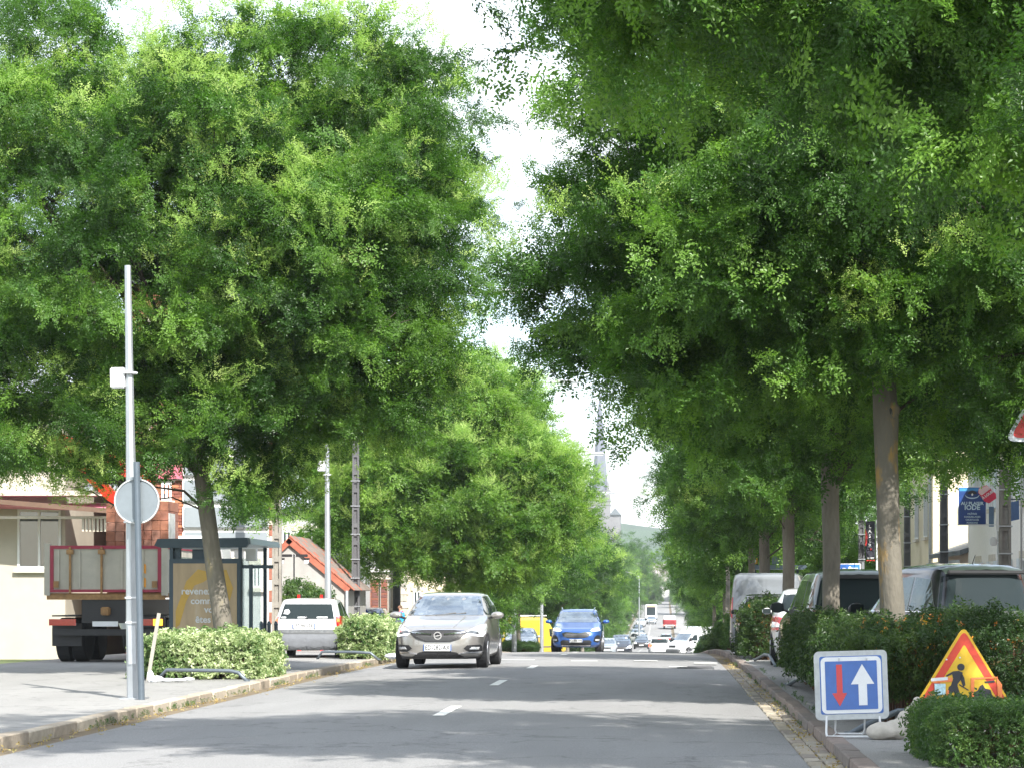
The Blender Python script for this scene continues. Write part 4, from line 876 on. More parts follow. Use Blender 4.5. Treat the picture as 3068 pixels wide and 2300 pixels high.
bx('mudflap', M_black, t, -1.15, -.55, .2, .24, .35, .85); bx('mudflap', M_black, t, .55, 1.15, .2, .24, .35, .85)
cab = Car([(.6, 1.1, 8.4, 6.2, 9), (1.0, 1.22, 8.5, 6.1, 9), (1.8, 1.22, 8.45, 6.1, 9), (2.7, 1.15, 8.2, 6.15, 8), (2.9, 1.0, 8.0, 6.3, 7)], 40); cab.body(P_white, t, name='cab')
for s_ in (-1, 1): wheel(t, s_ * 1.0, 7.3, .48, .3, simple=True)
# loader crane folded over the deck: red boom sections
M_crane = mat('crane red', (.6, .035, .02), .4, var=.1, coat=.5)
def beam(name, p0, p1, w, h, m, parent):
    p0, p1 = Vector(p0), Vector(p1); d = (p1 - p0).normalized(); u = Vector((0, 1, 0)); n_ = d.cross(u).normalized()
    vs = [p + u * a * w / 2 + n_ * b * h / 2 for p in (p0, p1) for a, b in ((-1, -1), (1, -1), (1, 1), (-1, 1))]
    return MB().add(vs, [(0, 1, 2, 3), (7, 6, 5, 4), (0, 4, 5, 1), (1, 5, 6, 2), (2, 6, 7, 3), (3, 7, 4, 0)]).build(name, m, parent)
def lp(px, py, D): return (wx(px, D) - t.location.x, D - t.location.y, (wz(py, D) - t.location.z) / LS)
bo = beam('crane_boom', lp(150, 1310, 55), lp(455, 1432, 55), .3, .38, M_crane, t)
beam('crane_arm', lp(120, 1400, 55.4), lp(345, 1440, 55.4), .2, .12, M_black, t); bx('crane_label', M_whitep, bo, *sorted((lp(318, 0, 55)[0], lp(362, 0, 55)[0])), lp(0, 0, 54.8)[1], lp(0, 0, 54.83)[1], lp(0, 1415, 55)[2], lp(0, 1400, 55)[2])
t.scale = (1, 1, LS)
bx('crane_column', M_crane, t, -1.15, -.75, 5.7, 6.05, 1.3, 3.6, .03); bx('crane_head', M_crane, t, lp(395, 0, 55)[0], lp(462, 0, 55)[0], 3.8, 4.2, lp(0, 1448, 55)[2], lp(0, 1405, 55)[2], .05)
beam('crane_link', (-.95, 5.9, 3.6), lp(180, 1330, 56), .22, .26, M_crane, t)
text('CRANE', .01, M_whitep, bo, (0, 0, -50)) if 0 else None
# pallets of hollow bricks on the deck, each wrapped
M_brk = [mat('terracotta brick %d' % i, c_, .85, var=.2, scale=8, bump=.3) for i, c_ in enumerate([(.27, .11, .065), (.29, .12, .07), (.25, .1, .065), (.3, .145, .1)])]
def pallet(label, xa, xb, y0, y1, z0, rows, colsn, bh):
    t = thing('brick_pallet', label, 'bricks', ((xa + xb) / 2, y0, z0), 0, 'brick pallets on the lorry'); w = (xb - xa)
    bm_ = [stone_mesh('brick', w / colsn - .008, (y1 - y0) / 2 - .01, bh - .008, m, .006, seed=i) for i, m in enumerate(M_brk)]
    for r_ in range(rows):
        for k in range(colsn):
            for j in range(2):
                o = bpy.data.objects.new('brick', rng.choice(bm_)); col.objects.link(o); o.parent = t
                o.location = (-w / 2 + (k + .5) * w / colsn + rng.uniform(-.004, .004), (j + .5) * (y1 - y0) / 2, (r_ + 1) * bh + .1)
    mb = MB()
    for k in range(3): mb.box(-w / 2, w / 2, .1 + k * .4, .2 + k * .4, 0, .1)
    mb.build('pallet', mat('pallet wood', (.35, .25, .14), .9, var=.2), t)
    M_film = mat('stretch film', (.75, .72, .72), .25, var=.2, scale=5, coat=.5)
    mb = MB()
    for zz, hh_ in ((.3, .02), (.62, .025)): mb.box(-w / 2 - .012, w / 2 + .012, -.012, y1 - y0 + .012, zz, zz + hh_)
    mb.box(w / 2 + .004, w / 2 + .014, .02, (y1 - y0) * .6, .15, rows * bh * .92); mb.build('wrapping', M_film, t); return t
ZD = g(52) + PAVE + 1.41
pallet('left pallet of hollow terracotta bricks wrapped in film on the lorry', wx(330, 52) , wx(412, 52), 51.6, 52.7, ZD, 9, 3, .195)
pallet('right pallet of hollow terracotta bricks with white film on its side, on the lorry', wx(416, 52), wx(530, 52) - .1, 51.6, 52.7, ZD, 9, 4, .2)
# ------------------------------------------------------------------ hedges
HG = 'variegated hedges along the left pavement'
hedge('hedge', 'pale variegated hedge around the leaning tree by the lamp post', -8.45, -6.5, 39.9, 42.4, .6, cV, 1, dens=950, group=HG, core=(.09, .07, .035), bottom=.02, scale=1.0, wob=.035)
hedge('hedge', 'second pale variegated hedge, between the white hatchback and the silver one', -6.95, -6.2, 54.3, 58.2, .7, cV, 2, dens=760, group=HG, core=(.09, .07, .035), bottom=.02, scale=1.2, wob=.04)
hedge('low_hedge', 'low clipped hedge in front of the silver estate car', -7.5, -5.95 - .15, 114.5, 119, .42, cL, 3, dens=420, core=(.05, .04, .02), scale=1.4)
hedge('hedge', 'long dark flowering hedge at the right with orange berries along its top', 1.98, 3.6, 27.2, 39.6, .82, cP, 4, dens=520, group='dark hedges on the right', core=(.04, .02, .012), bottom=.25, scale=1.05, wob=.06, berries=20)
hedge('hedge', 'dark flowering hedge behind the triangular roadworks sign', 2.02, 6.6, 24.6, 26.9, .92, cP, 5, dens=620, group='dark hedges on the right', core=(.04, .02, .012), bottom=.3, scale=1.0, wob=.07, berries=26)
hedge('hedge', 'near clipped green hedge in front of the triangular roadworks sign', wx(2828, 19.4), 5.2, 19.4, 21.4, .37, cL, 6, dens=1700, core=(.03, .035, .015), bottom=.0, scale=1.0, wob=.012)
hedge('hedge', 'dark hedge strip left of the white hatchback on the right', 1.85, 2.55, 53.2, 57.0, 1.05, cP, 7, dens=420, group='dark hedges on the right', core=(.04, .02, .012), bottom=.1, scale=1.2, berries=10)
for i, (px, D, h_, w_, ng_) in enumerate(((2228, 66, .85, .4, cL), (2195, 82, .85, .45, cL), (2162, 104, .7, .5, cP), (2122, 128, .5, .8, cL))):
    hedge('shrub', ['leafy green shrub in front of the pale panel van', 'narrow green shrub beside the kerb beyond the van', 'dark shrub beside the far right kerb', 'small yellowish round shrub at the far end of the right kerb'][i], wx(px, D) - w_ / 2, wx(px, D) + w_ / 2, D, D + 2.2, h_, ng_, 20 + i, dens=300, cat='shrub', core=(.04, .035, .02), scale=2.0, wob=.1, berries=3 if i == 3 else 0)
# tall hedges of the far slope
for i, (y0, y1, x0, x1, h_) in enumerate(((246, 300, -10.2, -7.4, 5.4), (306, 372, -10.2, -7.6, 6.2), (380, 480, -10.4, -7.6, 5.4), (490, 640, -10.6, -7.4, 4.2))):
    hedge('tall_hedge', ['tall sunlit clipped hedge behind the queue of cars on the left', 'tall sunlit clipped hedge farther up the left slope', 'clipped hedge left of the far bus', 'last clipped hedge at the top of the left slope'][i], x0, x1, y0, y1, h_, cL, 30 + i, dens=13 if i < 2 else 6, cat='hedge', core=(.03, .05, .015), scale=9, wob=.3, group='tall hedges on the far left slope')
hedge('round_bush', 'rounded light green bush behind the yellow van', -11.4, -7.9, 158, 163, 4.0, cL, 35, dens=60, cat='bush', core=(.03, .05, .015), scale=6, wob=.35)

# ------------------------------------------------------------------ poles and lamps
M_galv = mat('galvanised steel', (.42, .44, .46), .42, .65, var=.14, scale=7, stretch=(1, 1, .3))
M_dpost = mat('dark grey post paint', (.1, .125, .15), .45, .3, var=.08)
M_conc = mat('weathered concrete', (.24, .22, .19), .92, var=.25, scale=4, bump=.4)
M_concd = mat('dark concrete', (.1, .1, .105), .92, var=.2, scale=4, bump=.4)
def lamp(label, px, D, H=9, arm=3.4, lean=0, r0=.092, box_z=None, arm_z=None, name='street_lamp', group='lamp posts along the left pavement', bands=()):
    t = thing(name, label, 'street lamp', (wx(px, D), D, g(D) + PAVE), 0, group)
    t.rotation_euler = (0, R(lean), 0)
    MB().tube([(0, 0, 0), (0, 0, 1.0), (0, 0, H * .62), (0, 0, H)], [r0, r0 * .97, r0 * .58, r0 * .42], 8).build('pole', M_galv, t)
    if arm:
        MB().tube([(0, 0, H - .1), (arm * .2, 0, H + .32), (arm * .6, 0, H + .55), (arm, 0, H + .6)], [.038, .033, .028, .026], 7).build('arm', M_galv, t)
        mb = MB(); mb.box(arm - .05, arm + .75, -.14, .14, H + .56, H + .68, .045); mb.build('lamp_head', mat('lamp head grey', (.5, .52, .54), .4, var=.05), t)
        bx('lens', M_whitep, t, arm + .1, arm + .65, -.1, .1, H + .545, H + .565)
    bx('base_plate', M_galv, t, -.16, .16, -.16, .16, 0, .02); bx('access_door', M_galv, t, -.05, .05, -r0 - .006, -r0 + .01, .45, .95)
    for z in bands: MB().tube([(0, 0, z), (0, 0, z + .022)], r0 + .008, 12).build('steel_band', M_whitep, t)
    if box_z: bx('junction_box', M_whitep, t, -r0 - .14, -r0 * .5, -.07, .07, box_z, box_z + .26, .015)
    return t
lamp('nearest galvanised lamp post on the left with a white box half way up', 403, 32.4, 5.6, 0, lean=-.9, box_z=4.02, r0=.098, bands=(.98, 1.3, 2.28, 4.2))
lamp('galvanised lamp post behind the white hatchback', 984, 62, 8.3, 4.3, lean=-.4, r0=.09, box_z=4.5, bands=(4.4,))
lamp('third galvanised lamp post, above the silver hatchback roof', 1392, 86, 8.6, 3.2, r0=.1)
lamp('lamp post standing in front of the yellow van, left one', 1541, 114, 8.5, 3.4, r0=.115)
lamp('lamp post standing in front of the yellow van, right one', 1623, 140, 8.5, 3.4, r0=.115)
lamp('small far lamp post with its arm over the road below the church', 1915, 300, 8.5, -2.6, r0=.12)
def h_pole(label, px, D, H=8.5, w=.28, m=None, lean=0, group='concrete utility poles', steps=True, y_off=0):
    t = thing('utility_pole', label, 'pole', (wx(px, D), D, g(D) + PAVE), 0, group); t.rotation_euler = (0, R(lean), 0); m = m or M_concd
    mb = MB(); h2 = .62
    for s_ in (-1, 1): mb.add([(s_ * w / 2, -w * .35, 0), (s_ * w * .27, -w * .35, 0), (s_ * w * .27, w * .35, 0), (s_ * w / 2, w * .35, 0), (s_ * w * h2 / 2, -w * .3, H), (s_ * w * .27 * h2, -w * .3, H), (s_ * w * .27 * h2, w * .3, H), (s_ * w * h2 / 2, w * .3, H)],
        [(0, 1, 5, 4), (1, 2, 6, 5), (2, 3, 7, 6), (3, 0, 4, 7), (4, 5, 6, 7)])
    mb.build('flange', m, t); wb = MB(); z = 0
    while z < H - .5:
        k = 1 - (1 - h2) * z / H; wb.box(-w * .27 * k, w * .27 * k, -w * .28, w * .28, z, z + .14); wb.box(-w * .27 * k, w * .27 * k, -w * .1, w * .16, z + .14, z + .56); z += .56
    o = wb.build('web', m, t); o['kind'] = 'stuff'
    if steps:
        for z in (1.4, 2.3, 2.9, 3.7, 4.6, 5.4): MB().tube([(-w * .55, -w * .4, z), (w * .55, -w * .4, z)], .018, 6).build('steel_strap', M_galv, t)
    return t
h_pole('brown weathered pole at the right corner of the brick building', 830, 61, 8.8, .24, M_conc, steps=False)
h_pole('concrete pole between the tiled annex and the brick gate pillars', 1066, 80, 8.5, .27)
h_pole('concrete pole beside the stone quoins, left of the silver hatchback', 1188, 88, 8.5, .26)
h_pole('concrete ladder pole beside the blue shop sign', 3011, 55, 9, .28, mat('pale concrete pole', (.2, .19, .175), .9, var=.2))
h_pole('dark concrete pole left of the blue shop sign', 2828, 74, 9, .27)
h_pole('dark concrete pole right behind the lichen spotted trunk', 2718, 86, 9, .26)
h_pole('concrete pole carrying nothing beside the blue stop sign', 2581, 80, 9, .22)
h_pole('slim pale pole beyond the pale van', 2181, 105, 9, .2, M_conc, steps=False)

# ------------------------------------------------------------------ signs
M_sback = mat('sign back grey', (.2, .23, .25), .5, .5, var=.08)
t = thing('road_sign', 'round road sign seen from behind on a dark grey post beside the lamp post', 'road sign', (wx(424, 32.1), 32.1, PAVE + g(32)), 0); t.rotation_euler = (0, R(-1.2), 0)
MB().tube([(0, 0, 0), (0, 0, 3.05)], .042, 12).build('post', M_dpost, t)
v = [(0, 0)]; 
MB().tube([(-.02, -.06, 2.55), (-.02, -.085, 2.55)], .275, 40).build('sign_plate', M_sback, t).location = (0, .15, 0)
rim = MB(); nn = 40; vs = []; fs = []
for k in range(nn):
    a = 2 * PI * k / nn
    for rr_, yy in ((.275, .05), (.29, .05), (.29, .095), (.275, .095)): vs.append((-.02 + rr_ * math.cos(a), yy, 2.55 + rr_ * math.sin(a)))
for k in range(nn):
    a, b = 4 * k, 4 * ((k + 1) % nn)
    for j in range(4): fs.append((a + j, b + j, b + (j + 1) % 4, a + (j + 1) % 4))
rim.add(vs, fs).build('rim', mat('aluminium rim', (.6, .61, .6), .4, .5), t)
for z in (2.28, 2.82): bx('bracket', M_sback, t, -.09, .05, .03, .06, z, z + .04)
# traffic-priority sign on its folding frame
M_sblue = mat('sign blue', (.02, .115, .42), .35, var=.12, scale=9, coat=.4); M_swhite = mat('sign white', (.78, .79, .8), .35, var=.06, coat=.4); M_sred = mat('sign red', (.62, .02, .02), .35, var=.05, coat=.4)
M_sedge = mat('grey enamel sign edge', (.5, .52, .52), .45, .2, var=.15, scale=14)
def flat(name, poly, y0, y1, m, parent): return MB().prism(poly, y0, y1).build(name, m, parent)
def roundpoly(P_, r, n=4):
    out = []; N = len(P_)
    for i in range(N):
        a, b, c_ = Vector(P_[i - 1]), Vector(P_[i]), Vector(P_[(i + 1) % N]); d1 = (a - b).normalized(); d2 = (c_ - b).normalized()
        ang = d1.angle(d2); L_ = r / math.tan(ang / 2); p, q = b + d1 * L_, b + d2 * L_
        for k in range(n + 1):
            tt = k / n; out.append(tuple((p * (1 - tt) ** 2 + b * 2 * tt * (1 - tt) + q * tt ** 2)))
    return out
DS = 23.6
t = thing('priority_sign', 'square blue sign with red and white arrows on a wire frame', 'road sign', (wx(2556, DS), DS, g(DS) + PAVE), 0)
pn = flat('sign_plate', rrect(-.345, .345, .17, .82, .045), -.02, .03, M_sedge, t); pn.rotation_euler = (R(-6), R(-1.6), 0)
flat('blue_ground', rrect(-.295, .295, .222, .77, .02), -.024, -.018, M_sblue, pn)
flat('white_border', rrect(-.285, .285, .228, .762, .05), -.028, -.02, M_swhite, pn); flat('blue_panel', rrect(-.245, .245, .262, .722, .008), -.032, -.026, M_sblue, pn)
flat('red_arrow', [(-.14, .69), (-.085, .69), (-.085, .42), (-.045, .42), (-.115, .295), (-.185, .42), (-.14, .42)], -.036, -.03, M_sred, pn)
flat('white_arrow', [(.065, .3), (.145, .3), (.145, .5), (.215, .5), (.105, .69), (-.005, .5), (.065, .5)], -.036, -.03, M_swhite, pn)
for s_ in (-1, 1):
    MB().tube([(s_ * .25, 0, .2), (s_ * .255, -.03, .05), (s_ * .25, -.06, .015)], .011, 7).build('leg', M_swhite, t)
    MB().tube([(s_ * .13, .04, .75), (s_ * .14, .42, .05), (s_ * .13, .44, .015)], .009, 7).build('back_leg', M_swhite, t)
MB().tube([(-.25, -.06, .012), (.25, -.06, .012)], .011, 7).build('foot_bar', M_swhite, t); MB().tube([(-.13, .44, .012), (.13, .44, .012)], .009, 7).build('foot_bar', M_swhite, t)
MB().tube([(-.2, -.06, .012), (-.13, .44, .012)], .009, 7).build('foot_bar', M_swhite, t)
# roadworks triangle
M_syel = mat('faded warning yellow', (.68, .42, .015), .5, var=.14, scale=6); M_sred2 = mat('worn sign red', (.6, .05, .02), .5, var=.12, scale=20, col2=(.7, .5, .35), thr=(.7, .76)); M_fluo = mat('torn orange film', (.8, .22, .06), .5, var=.1)
DT = 23.7
t = thing('roadworks_sign', 'triangular yellow and red roadworks sign with stickers, behind the near clipped hedge', 'road sign', (wx(2888, DT), DT, g(DT) + PAVE), 0)
tri = lambda s_, zb: [(-s_, zb), (s_, zb), (0, zb + s_ * 1.732)]
T0 = .19
pt = flat('sign_plate', roundpoly(tri(.5, T0), .045), -.012, .02, M_syel, t); pt.rotation_euler = (R(-5), R(1.0), R(6)); pt.scale = (1.07, 1, 1)
flat('red_border', roundpoly(tri(.462, T0 + .022), .035), -.016, -.008, M_sred2, pt); flat('yellow_panel', roundpoly(tri(.345, T0 + .09), .012), -.02, -.012, M_syel, pt)
MI = mat('faded black print', (.03, .03, .035), .6, var=.2)
wk = MB()
cxm, czm = .0, .0
def wpoly(p): flat_p.append(p)
flat_p = []
man = [[(-.03 + .034 * math.cos(2 * PI * k / 14), .66 + .034 * math.sin(2 * PI * k / 14)) for k in range(14)],
       [(-.05, .625), (-.015, .61), (-.02, .555), (-.06, .5), (-.06, .47), (-.12, .485), (-.1, .55), (-.11, .59), (-.16, .565), (-.165, .58), (-.1, .62)],
       [(-.12, .485), (-.06, .475), (-.035, .4), (-.04, .335), (-.02, .32), (-.085, .32), (-.075, .385), (-.1, .43), (-.12, .39), (-.16, .335), (-.185, .345), (-.15, .42), (-.14, .47)],
       [(-.02, .6), (.0, .56), (.01, .49), (-.01, .47), (-.02, .5), (-.04, .56)], [(-.05, .49), (-.045, .5), (.04, .445), (.035, .437)],
       [(.06, .345), (.31 - .03, .35), (.25, .4), (.235, .45), (.19, .46), (.165, .5), (.14, .48), (.12, .44), (.08, .42)],
       [(-.25, .298), (-.25, .304), (.08, .322), (.08, .314)], [(.18, .525), (.27, .54), (.275, .52), (.19, .51)]]
for p_ in man: wk.prism(p_, -.024, -.016)
wk.build('pictogram', MI, pt)
flat('tape', [(-.36, .34 - .1), (-.33, .24), (-.33, .3), (-.36, .3)], -.026, -.02, M_fluo, pt)
for p_ in ([(-.28, .545), (-.11, .56), (-.11, .52), (-.29, .505)], [(.06, .56), (.3, .575), (.3, .56), (.09, .545), (.085, .33), (.055, .33)], [(.29, .57), (.34, .5), (.34, .3), (.31, .3)], [(-.16, .44), (-.14, .44), (-.14, .3), (-.165, .3)]): flat('tape', p_, -.027, -.022, M_fluo, pt)
flat('sticker', [(-.27, .5), (-.17, .5), (-.17, .4), (-.265, .38)], -.028, -.024, mat('pale blue sticker', (.45, .65, .7), .5, var=.3, scale=40), pt); flat('sticker', [(-.3, .55), (-.15, .565), (-.15, .535), (-.3, .52)], -.029, -.026, M_whitep, pt)
for x, z in ((-.16, .73), (-.04, .75), (-.36, .33), (.15, .34)): MB().tube([(x, -.02, z), (x, -.03, z)], .008, 8).build('bolt', M_whitep, pt)
for s_ in (-1, 1): MB().tube([(s_ * .3, 0, .3), (s_ * .33, .35, 0)], .012, 6).build('leg', M_sback, t); MB().tube([(s_ * .3, 0, .3), (s_ * .3, -.02, 0)], .012, 6).build('leg', M_sback, t)
# upper right danger sign (only its corner is in view)
t = thing('warning_sign', 'large triangular sign with white edge and red border, highest sign on the right', 'road sign', (4.69, 30, PAVE), 0)
zb = wz(1322, 30) - PAVE
MB().tube([(0, .06, 0), (0, .06, zb + .8)], .04, 10).build('post', M_galv, t)
pn = flat('sign_plate', roundpoly(tri(.62, zb), .09, 6), -.01, .015, mat('grey sign rim', (.5, .54, .6), .4, .2), t); flat('red_border', roundpoly(tri(.545, zb + .045), .07, 6), -.015, -.008, M_sred, pn); flat('white_panel', roundpoly(tri(.36, zb + .15), .04), -.02, -.012, M_swhite, pn)
flat('symbol', rrect(-.03, .03, zb + .3, zb + .55, .02), -.024, -.018, MI, pn); flat('symbol', rrect(-.03, .03, zb + .2, zb + .26, .02), -.024, -.018, MI, pn)
# blue stop sign of the bus
D = 62
t = thing('bus_stop_sign', 'blue sign reading ARRET in white capitals, partly behind a trunk on the right', 'sign', (wx(2532, D), D, g(D) + PAVE), 0)
zc = wz(1707, D) - t.location.z; w_ = .47; hh_ = .17
MB().tube([(w_ - .03, .03, 0), (w_ - .03, .03, zc + .2)], .025, 8).build('post', M_galv, t); pn = flat('sign_plate', rrect(-w_, .39, zc - hh_, zc + hh_, .02), -.01, .01, M_swhite, t)
flat('blue_panel', rrect(-w_ + .025, .365, zc - hh_ + .025, zc + hh_ - .025, .01), -.014, -.008, mat('bright sign blue', (.03, .17, .6), .4, coat=.3), pn)
text('ARRÊT', .22, M_swhite, pn, (-.03, -.018, zc - .025), sx=1.05, bold=.004)

# ------------------------------------------------------------------ bus shelters
M_shel = mat('dark slate paint', (.035, .06, .08), .4, .3, var=.08); M_shell = mat('pale roof edge', (.42, .5, .52), .4, .2, var=.05)
def pane_mat():
    m = bpy.data.materials.new('clear pane'); m.use_nodes = True; n = m.node_tree.nodes; l = m.node_tree.links.new; p = n['Principled BSDF']
    p.inputs['Base Color'].default_value = (.7, .8, .8, 1); p.inputs['Roughness'].default_value = .03
    tr = n.new('ShaderNodeBsdfTransparent'); tr.inputs[0].default_value = (.86, .92, .92, 1); x = n.new('ShaderNodeMixShader'); x.inputs[0].default_value = .25
    l(tr.outputs[0], x.inputs[1]); l(p.outputs[0], x.inputs[2]); l(x.outputs[0], n['Material Output'].inputs[0]); return m
M_pane = pane_mat()
D0, D1 = 44.2, 47.4
xa, xb = wx(508, D0), wx(724, D0)
t = thing('bus_shelter', 'bus shelter with an illuminated poster case at its near end, behind the leaning tree', 'bus shelter', (xb, D0, g(D0) + PAVE), 0); w_ = xb - xa
rx0, rx1 = wx(466, D0) - xb, wx(748, D0) - xb; zr = wz(1630, D0) - t.location.z
MB().prism([(rx0, zr - .02), (rx0 + .06, zr + .1), (rx1 - .02, zr + .12), (rx1, zr + .02), (rx1 - .05, zr - .05), (rx0 + .12, zr - .06)], -.12, .02).build('roof_front', M_shel, t)
MB().prism([(rx0 + .02, zr - .02), (rx0 + .06, zr + .09), (rx1, zr + .115), (rx1 + .02, zr + .01), (rx0 + .1, zr - .04)], .022, D1 - D0 + .2).build('roof', M_shell, t)
zp0, zp1 = wz(1905, D0) - t.location.z - .25, wz(1672, D0) - t.location.z
case = bx('poster_case', M_shel, t, -w_, 0, -.05, .12, zp0, zp1, .015)
M_poster = mat('beige poster', (.46, .34, .2), .35, var=.25, scale=1.4, coat=.1, stretch=(2.5, 1, .5), col2=(.5, .42, .3), thr=(.6, .75))
po = bx('poster', M_poster, t, -w_ + .075, -.075, -.058, -.052, zp0 + .1, zp1 - .085)
M_must = mat('mustard print', (.5, .3, .02), .4, var=.15, scale=2, coat=.3)
def pp(px, py): return (wx(px, D0) - xb, wz(py, D0) - t.location.z)
flat('poster_shape', [pp(x, y) for x, y in ((528, 1830), (560, 1740), (595, 1704), (630, 1712), (655, 1690 + 20), (680, 1705), (700, 1760), (690, 1800), (668, 1745), (640, 1722), (612, 1742), (585, 1752), (560, 1800), (540, 1870), (528, 1880))][::-1], -.062, -.057, M_must, po)
text('revenez', .17, M_whitep, po, (*[pp(545, 1770)[0]], -.066, pp(545, 1770)[1]), align='LEFT', depth=.001, bold=.004); text('comme', .165, M_whitep, po, (pp(573, 1799)[0], -.066, pp(573, 1799)[1]), align='LEFT', depth=.001, bold=.004)
text('vous', .165, M_whitep, po, (pp(614, 1825)[0], -.066, pp(614, 1825)[1]), align='LEFT', depth=.001, bold=.004); text('êtes', .165, M_whitep, po, (pp(587, 1855)[0], -.066, pp(587, 1855)[1]), align='LEFT', depth=.001, bold=.004)
for x in (-w_ + .03, -.03, .16): bx('post', M_shel, t, x - .03, x + .03, .0, .06, 0, zr if x < .1 else zr - .35)
bx('post', M_shel, t, -w_ + .0, -w_ + .06, 3.0, 3.06, 0, zr); bx('post', M_shel, t, -.1, -.04, 3.0, 3.06, 0, zr)
bx('back_pane', M_pane, t, -w_ - .02, -w_ - .01, .15, 3.0, .2, zr - .2); bx('end_pane', M_pane, t, -w_ + .1, -.15, 3.02, 3.03, .2, zr - .2)
bx('cross_bar', M_shel, t, -.02, .55, .02, .06, zr - .42, zr - .36); bx('seat', M_shel, t, -w_ + .1, -w_ + .5, .6, 2.6, .42, .46, .01); bx('ceiling_lamp', M_whitep, t, .02, .2, .3, .5, zr - .28, zr - .07)
bx('header', M_shel, t, rx0 + .3, rx0 + .42, .1, .2, zr - .35, zr - .05); bx('header', M_shel, t, rx0 + .6, rx0 + .9, .25, .3, zr - .3, zr - .08)
# far right shelter
D = 83
t = thing('bus_shelter', 'far bus shelter with blue grey roof and yellow number 3 flag on the right', 'bus shelter', (wx(2330, D), D, g(D) + PAVE), 0)
z1 = wz(1700, D) - t.location.z; hw = (2414 - 2245) / 2 * D / F
M_shb = mat('blue grey roof', (.16, .21, .27), .4, .2)
MB().prism([(-hw, z1), (-hw + .05, z1 + .09), (hw - .04, z1 + .09), (hw, z1 + .03), (hw - .1, z1 - .05), (-hw + .05, z1 - .05)], -.6, .9).build('roof', M_shb, t)
for x in (-hw + .2, hw - .25): bx('post', M_shel, t, x - .04, x + .04, .5, .58, 0, z1 - .04)
bx('back_pane', M_pane, t, -hw + .25, hw - .3, .6, .61, .3, z1 - .2); bx('flag', mat('yellow flag', (.75, .42, .04), .5), t, -.85, -.68, -.3, -.26, z1 + .13, z1 + .32)
text('3', .17, M_whitep, t, (-.765, -.305, z1 + .225), bold=.006); bx('flag_pole', M_shel, t, -.72, -.66, -.24, -.2, z1 + .05, z1 + .34); bx('display', M_shb, t, -.2, .25, -.3, -.2, z1 + .12, z1 + .38)

# ------------------------------------------------------------------ small street things
M_rail = mat('grey tube rail', (.13, .155, .18), .45, .4, var=.08)
def low_rail(label, pts, group='low tube rails at the planting beds'):
    p0 = pts[0]; t = thing('tube_rail', label, 'rail', p0, 0, group)
    MB().tube([Vector(p) - Vector(p0) for p in pts], .03, 9).build('rail', M_rail, t, True); MB().tube([(0, 0, 0), (0, 0, .03)], .05, 9).build('foot', M_rail, t)
z = PAVE
low_rail('bent tube rail in front of the pale hedge at the left', [(wx(740, 39.1), 39.1, z), (wx(715, 39.2), 39.2, z + .13), (wx(690, 39.2), 39.2, z + .16), (wx(500, 39.4), 39.4, z + .17), (wx(470, 39.5), 39.5, z)])
low_rail('bent tube rail behind the wheels of the white hatchback on the left', [(wx(1135, 53.9), 53.9, z - .05), (wx(1110, 53.9), 53.9, z + .1), (wx(1060, 54), 54, z + .12), (wx(965, 54.2), 54.2, z + .12), (wx(950, 54.2), 54.2, z - .05)])
low_rail('bent tube rail at the foot of the dark hedge, left of the blue sign', [(wx(2360, 37.5), 37.5, z), (wx(2390, 35.5), 35.5, z + .15), (wx(2425, 33.5), 33.5, z + .2), (wx(2460, 31), 31, z + .2), (wx(2500, 29), 29, z + .2), (wx(2520, 28), 28, z)])
low_rail('tube rail end behind the sandbag', [(wx(2545, 24.1), 24.1, z), (wx(2600, 24.15), 24.15, z + .1), (wx(2690, 24.2), 24.2, z + .22), (wx(2760, 24.25), 24.25, z + .22), (wx(2830, 24.3), 24.3, z)])
low_rail('tube rail beside the white hatchback wheel on the right', [(wx(2262, 52.0), 52.0, z), (wx(2290, 50), 50, z + .16), (wx(2305, 48.5), 48.5, z + .18), (wx(2325, 47), 47, z)])
def blob_bag(label, loc, parts, m, rz=0, group=None):
    t = thing('sandbag', label, 'sandbag', loc, rz, group); bm = bmesh.new()
    for (c_, r_) in parts:
        q = bmesh.ops.create_icosphere(bm, subdivisions=3, radius=1)['verts']
        for v in q: v.co = Vector((c_[0] + v.co.x * r_[0], c_[1] + v.co.y * r_[1], c_[2] + v.co.z * r_[2]))
    o = raw('bag', [v.co for v in bm.verts], [[v.index for v in f.verts] for f in bm.faces if [v.index for v in f.verts]] if bm.verts.index_update() is None else [], m, t, True); bm.free()
    md = o.modifiers.new('r', 'REMESH'); md.mode = 'VOXEL'; md.voxel_size = .014; md.use_smooth_shade = True
    tx = bpy.data.textures.new('wrinkle', 'CLOUDS'); tx.noise_scale = .09; d = o.modifiers.new('w', 'DISPLACE'); d.texture = tx; d.strength = .03; d.mid_level = .5
    return t
M_bag = mat('off white sack cloth', (.5, .46, .4), .85, var=.12, scale=12, bump=.3, bscale=120)
tb_ = blob_bag('tied off-white sandbag lying behind the blue sign frame', (wx(2648, 23.3), 23.3, PAVE), [((0, 0, .06), (.13, .12, .075)), ((.09, 0, .075), (.09, .1, .085)), ((.15, .01, .15), (.05, .05, .07)), ((.19, .01, .21), (.032, .032, .06)), ((.225, .01, .265), (.022, .022, .045)), ((.25, .01, .31), (.03, .028, .028))], M_bag)
tb_.scale = (1.25, 1.25, 1.18)
MB().tube([(.235, -.02, .285), (.24, -.03, .24), (.25, -.03, .2)], .006, 5).build('string', M_whitep, tb_)
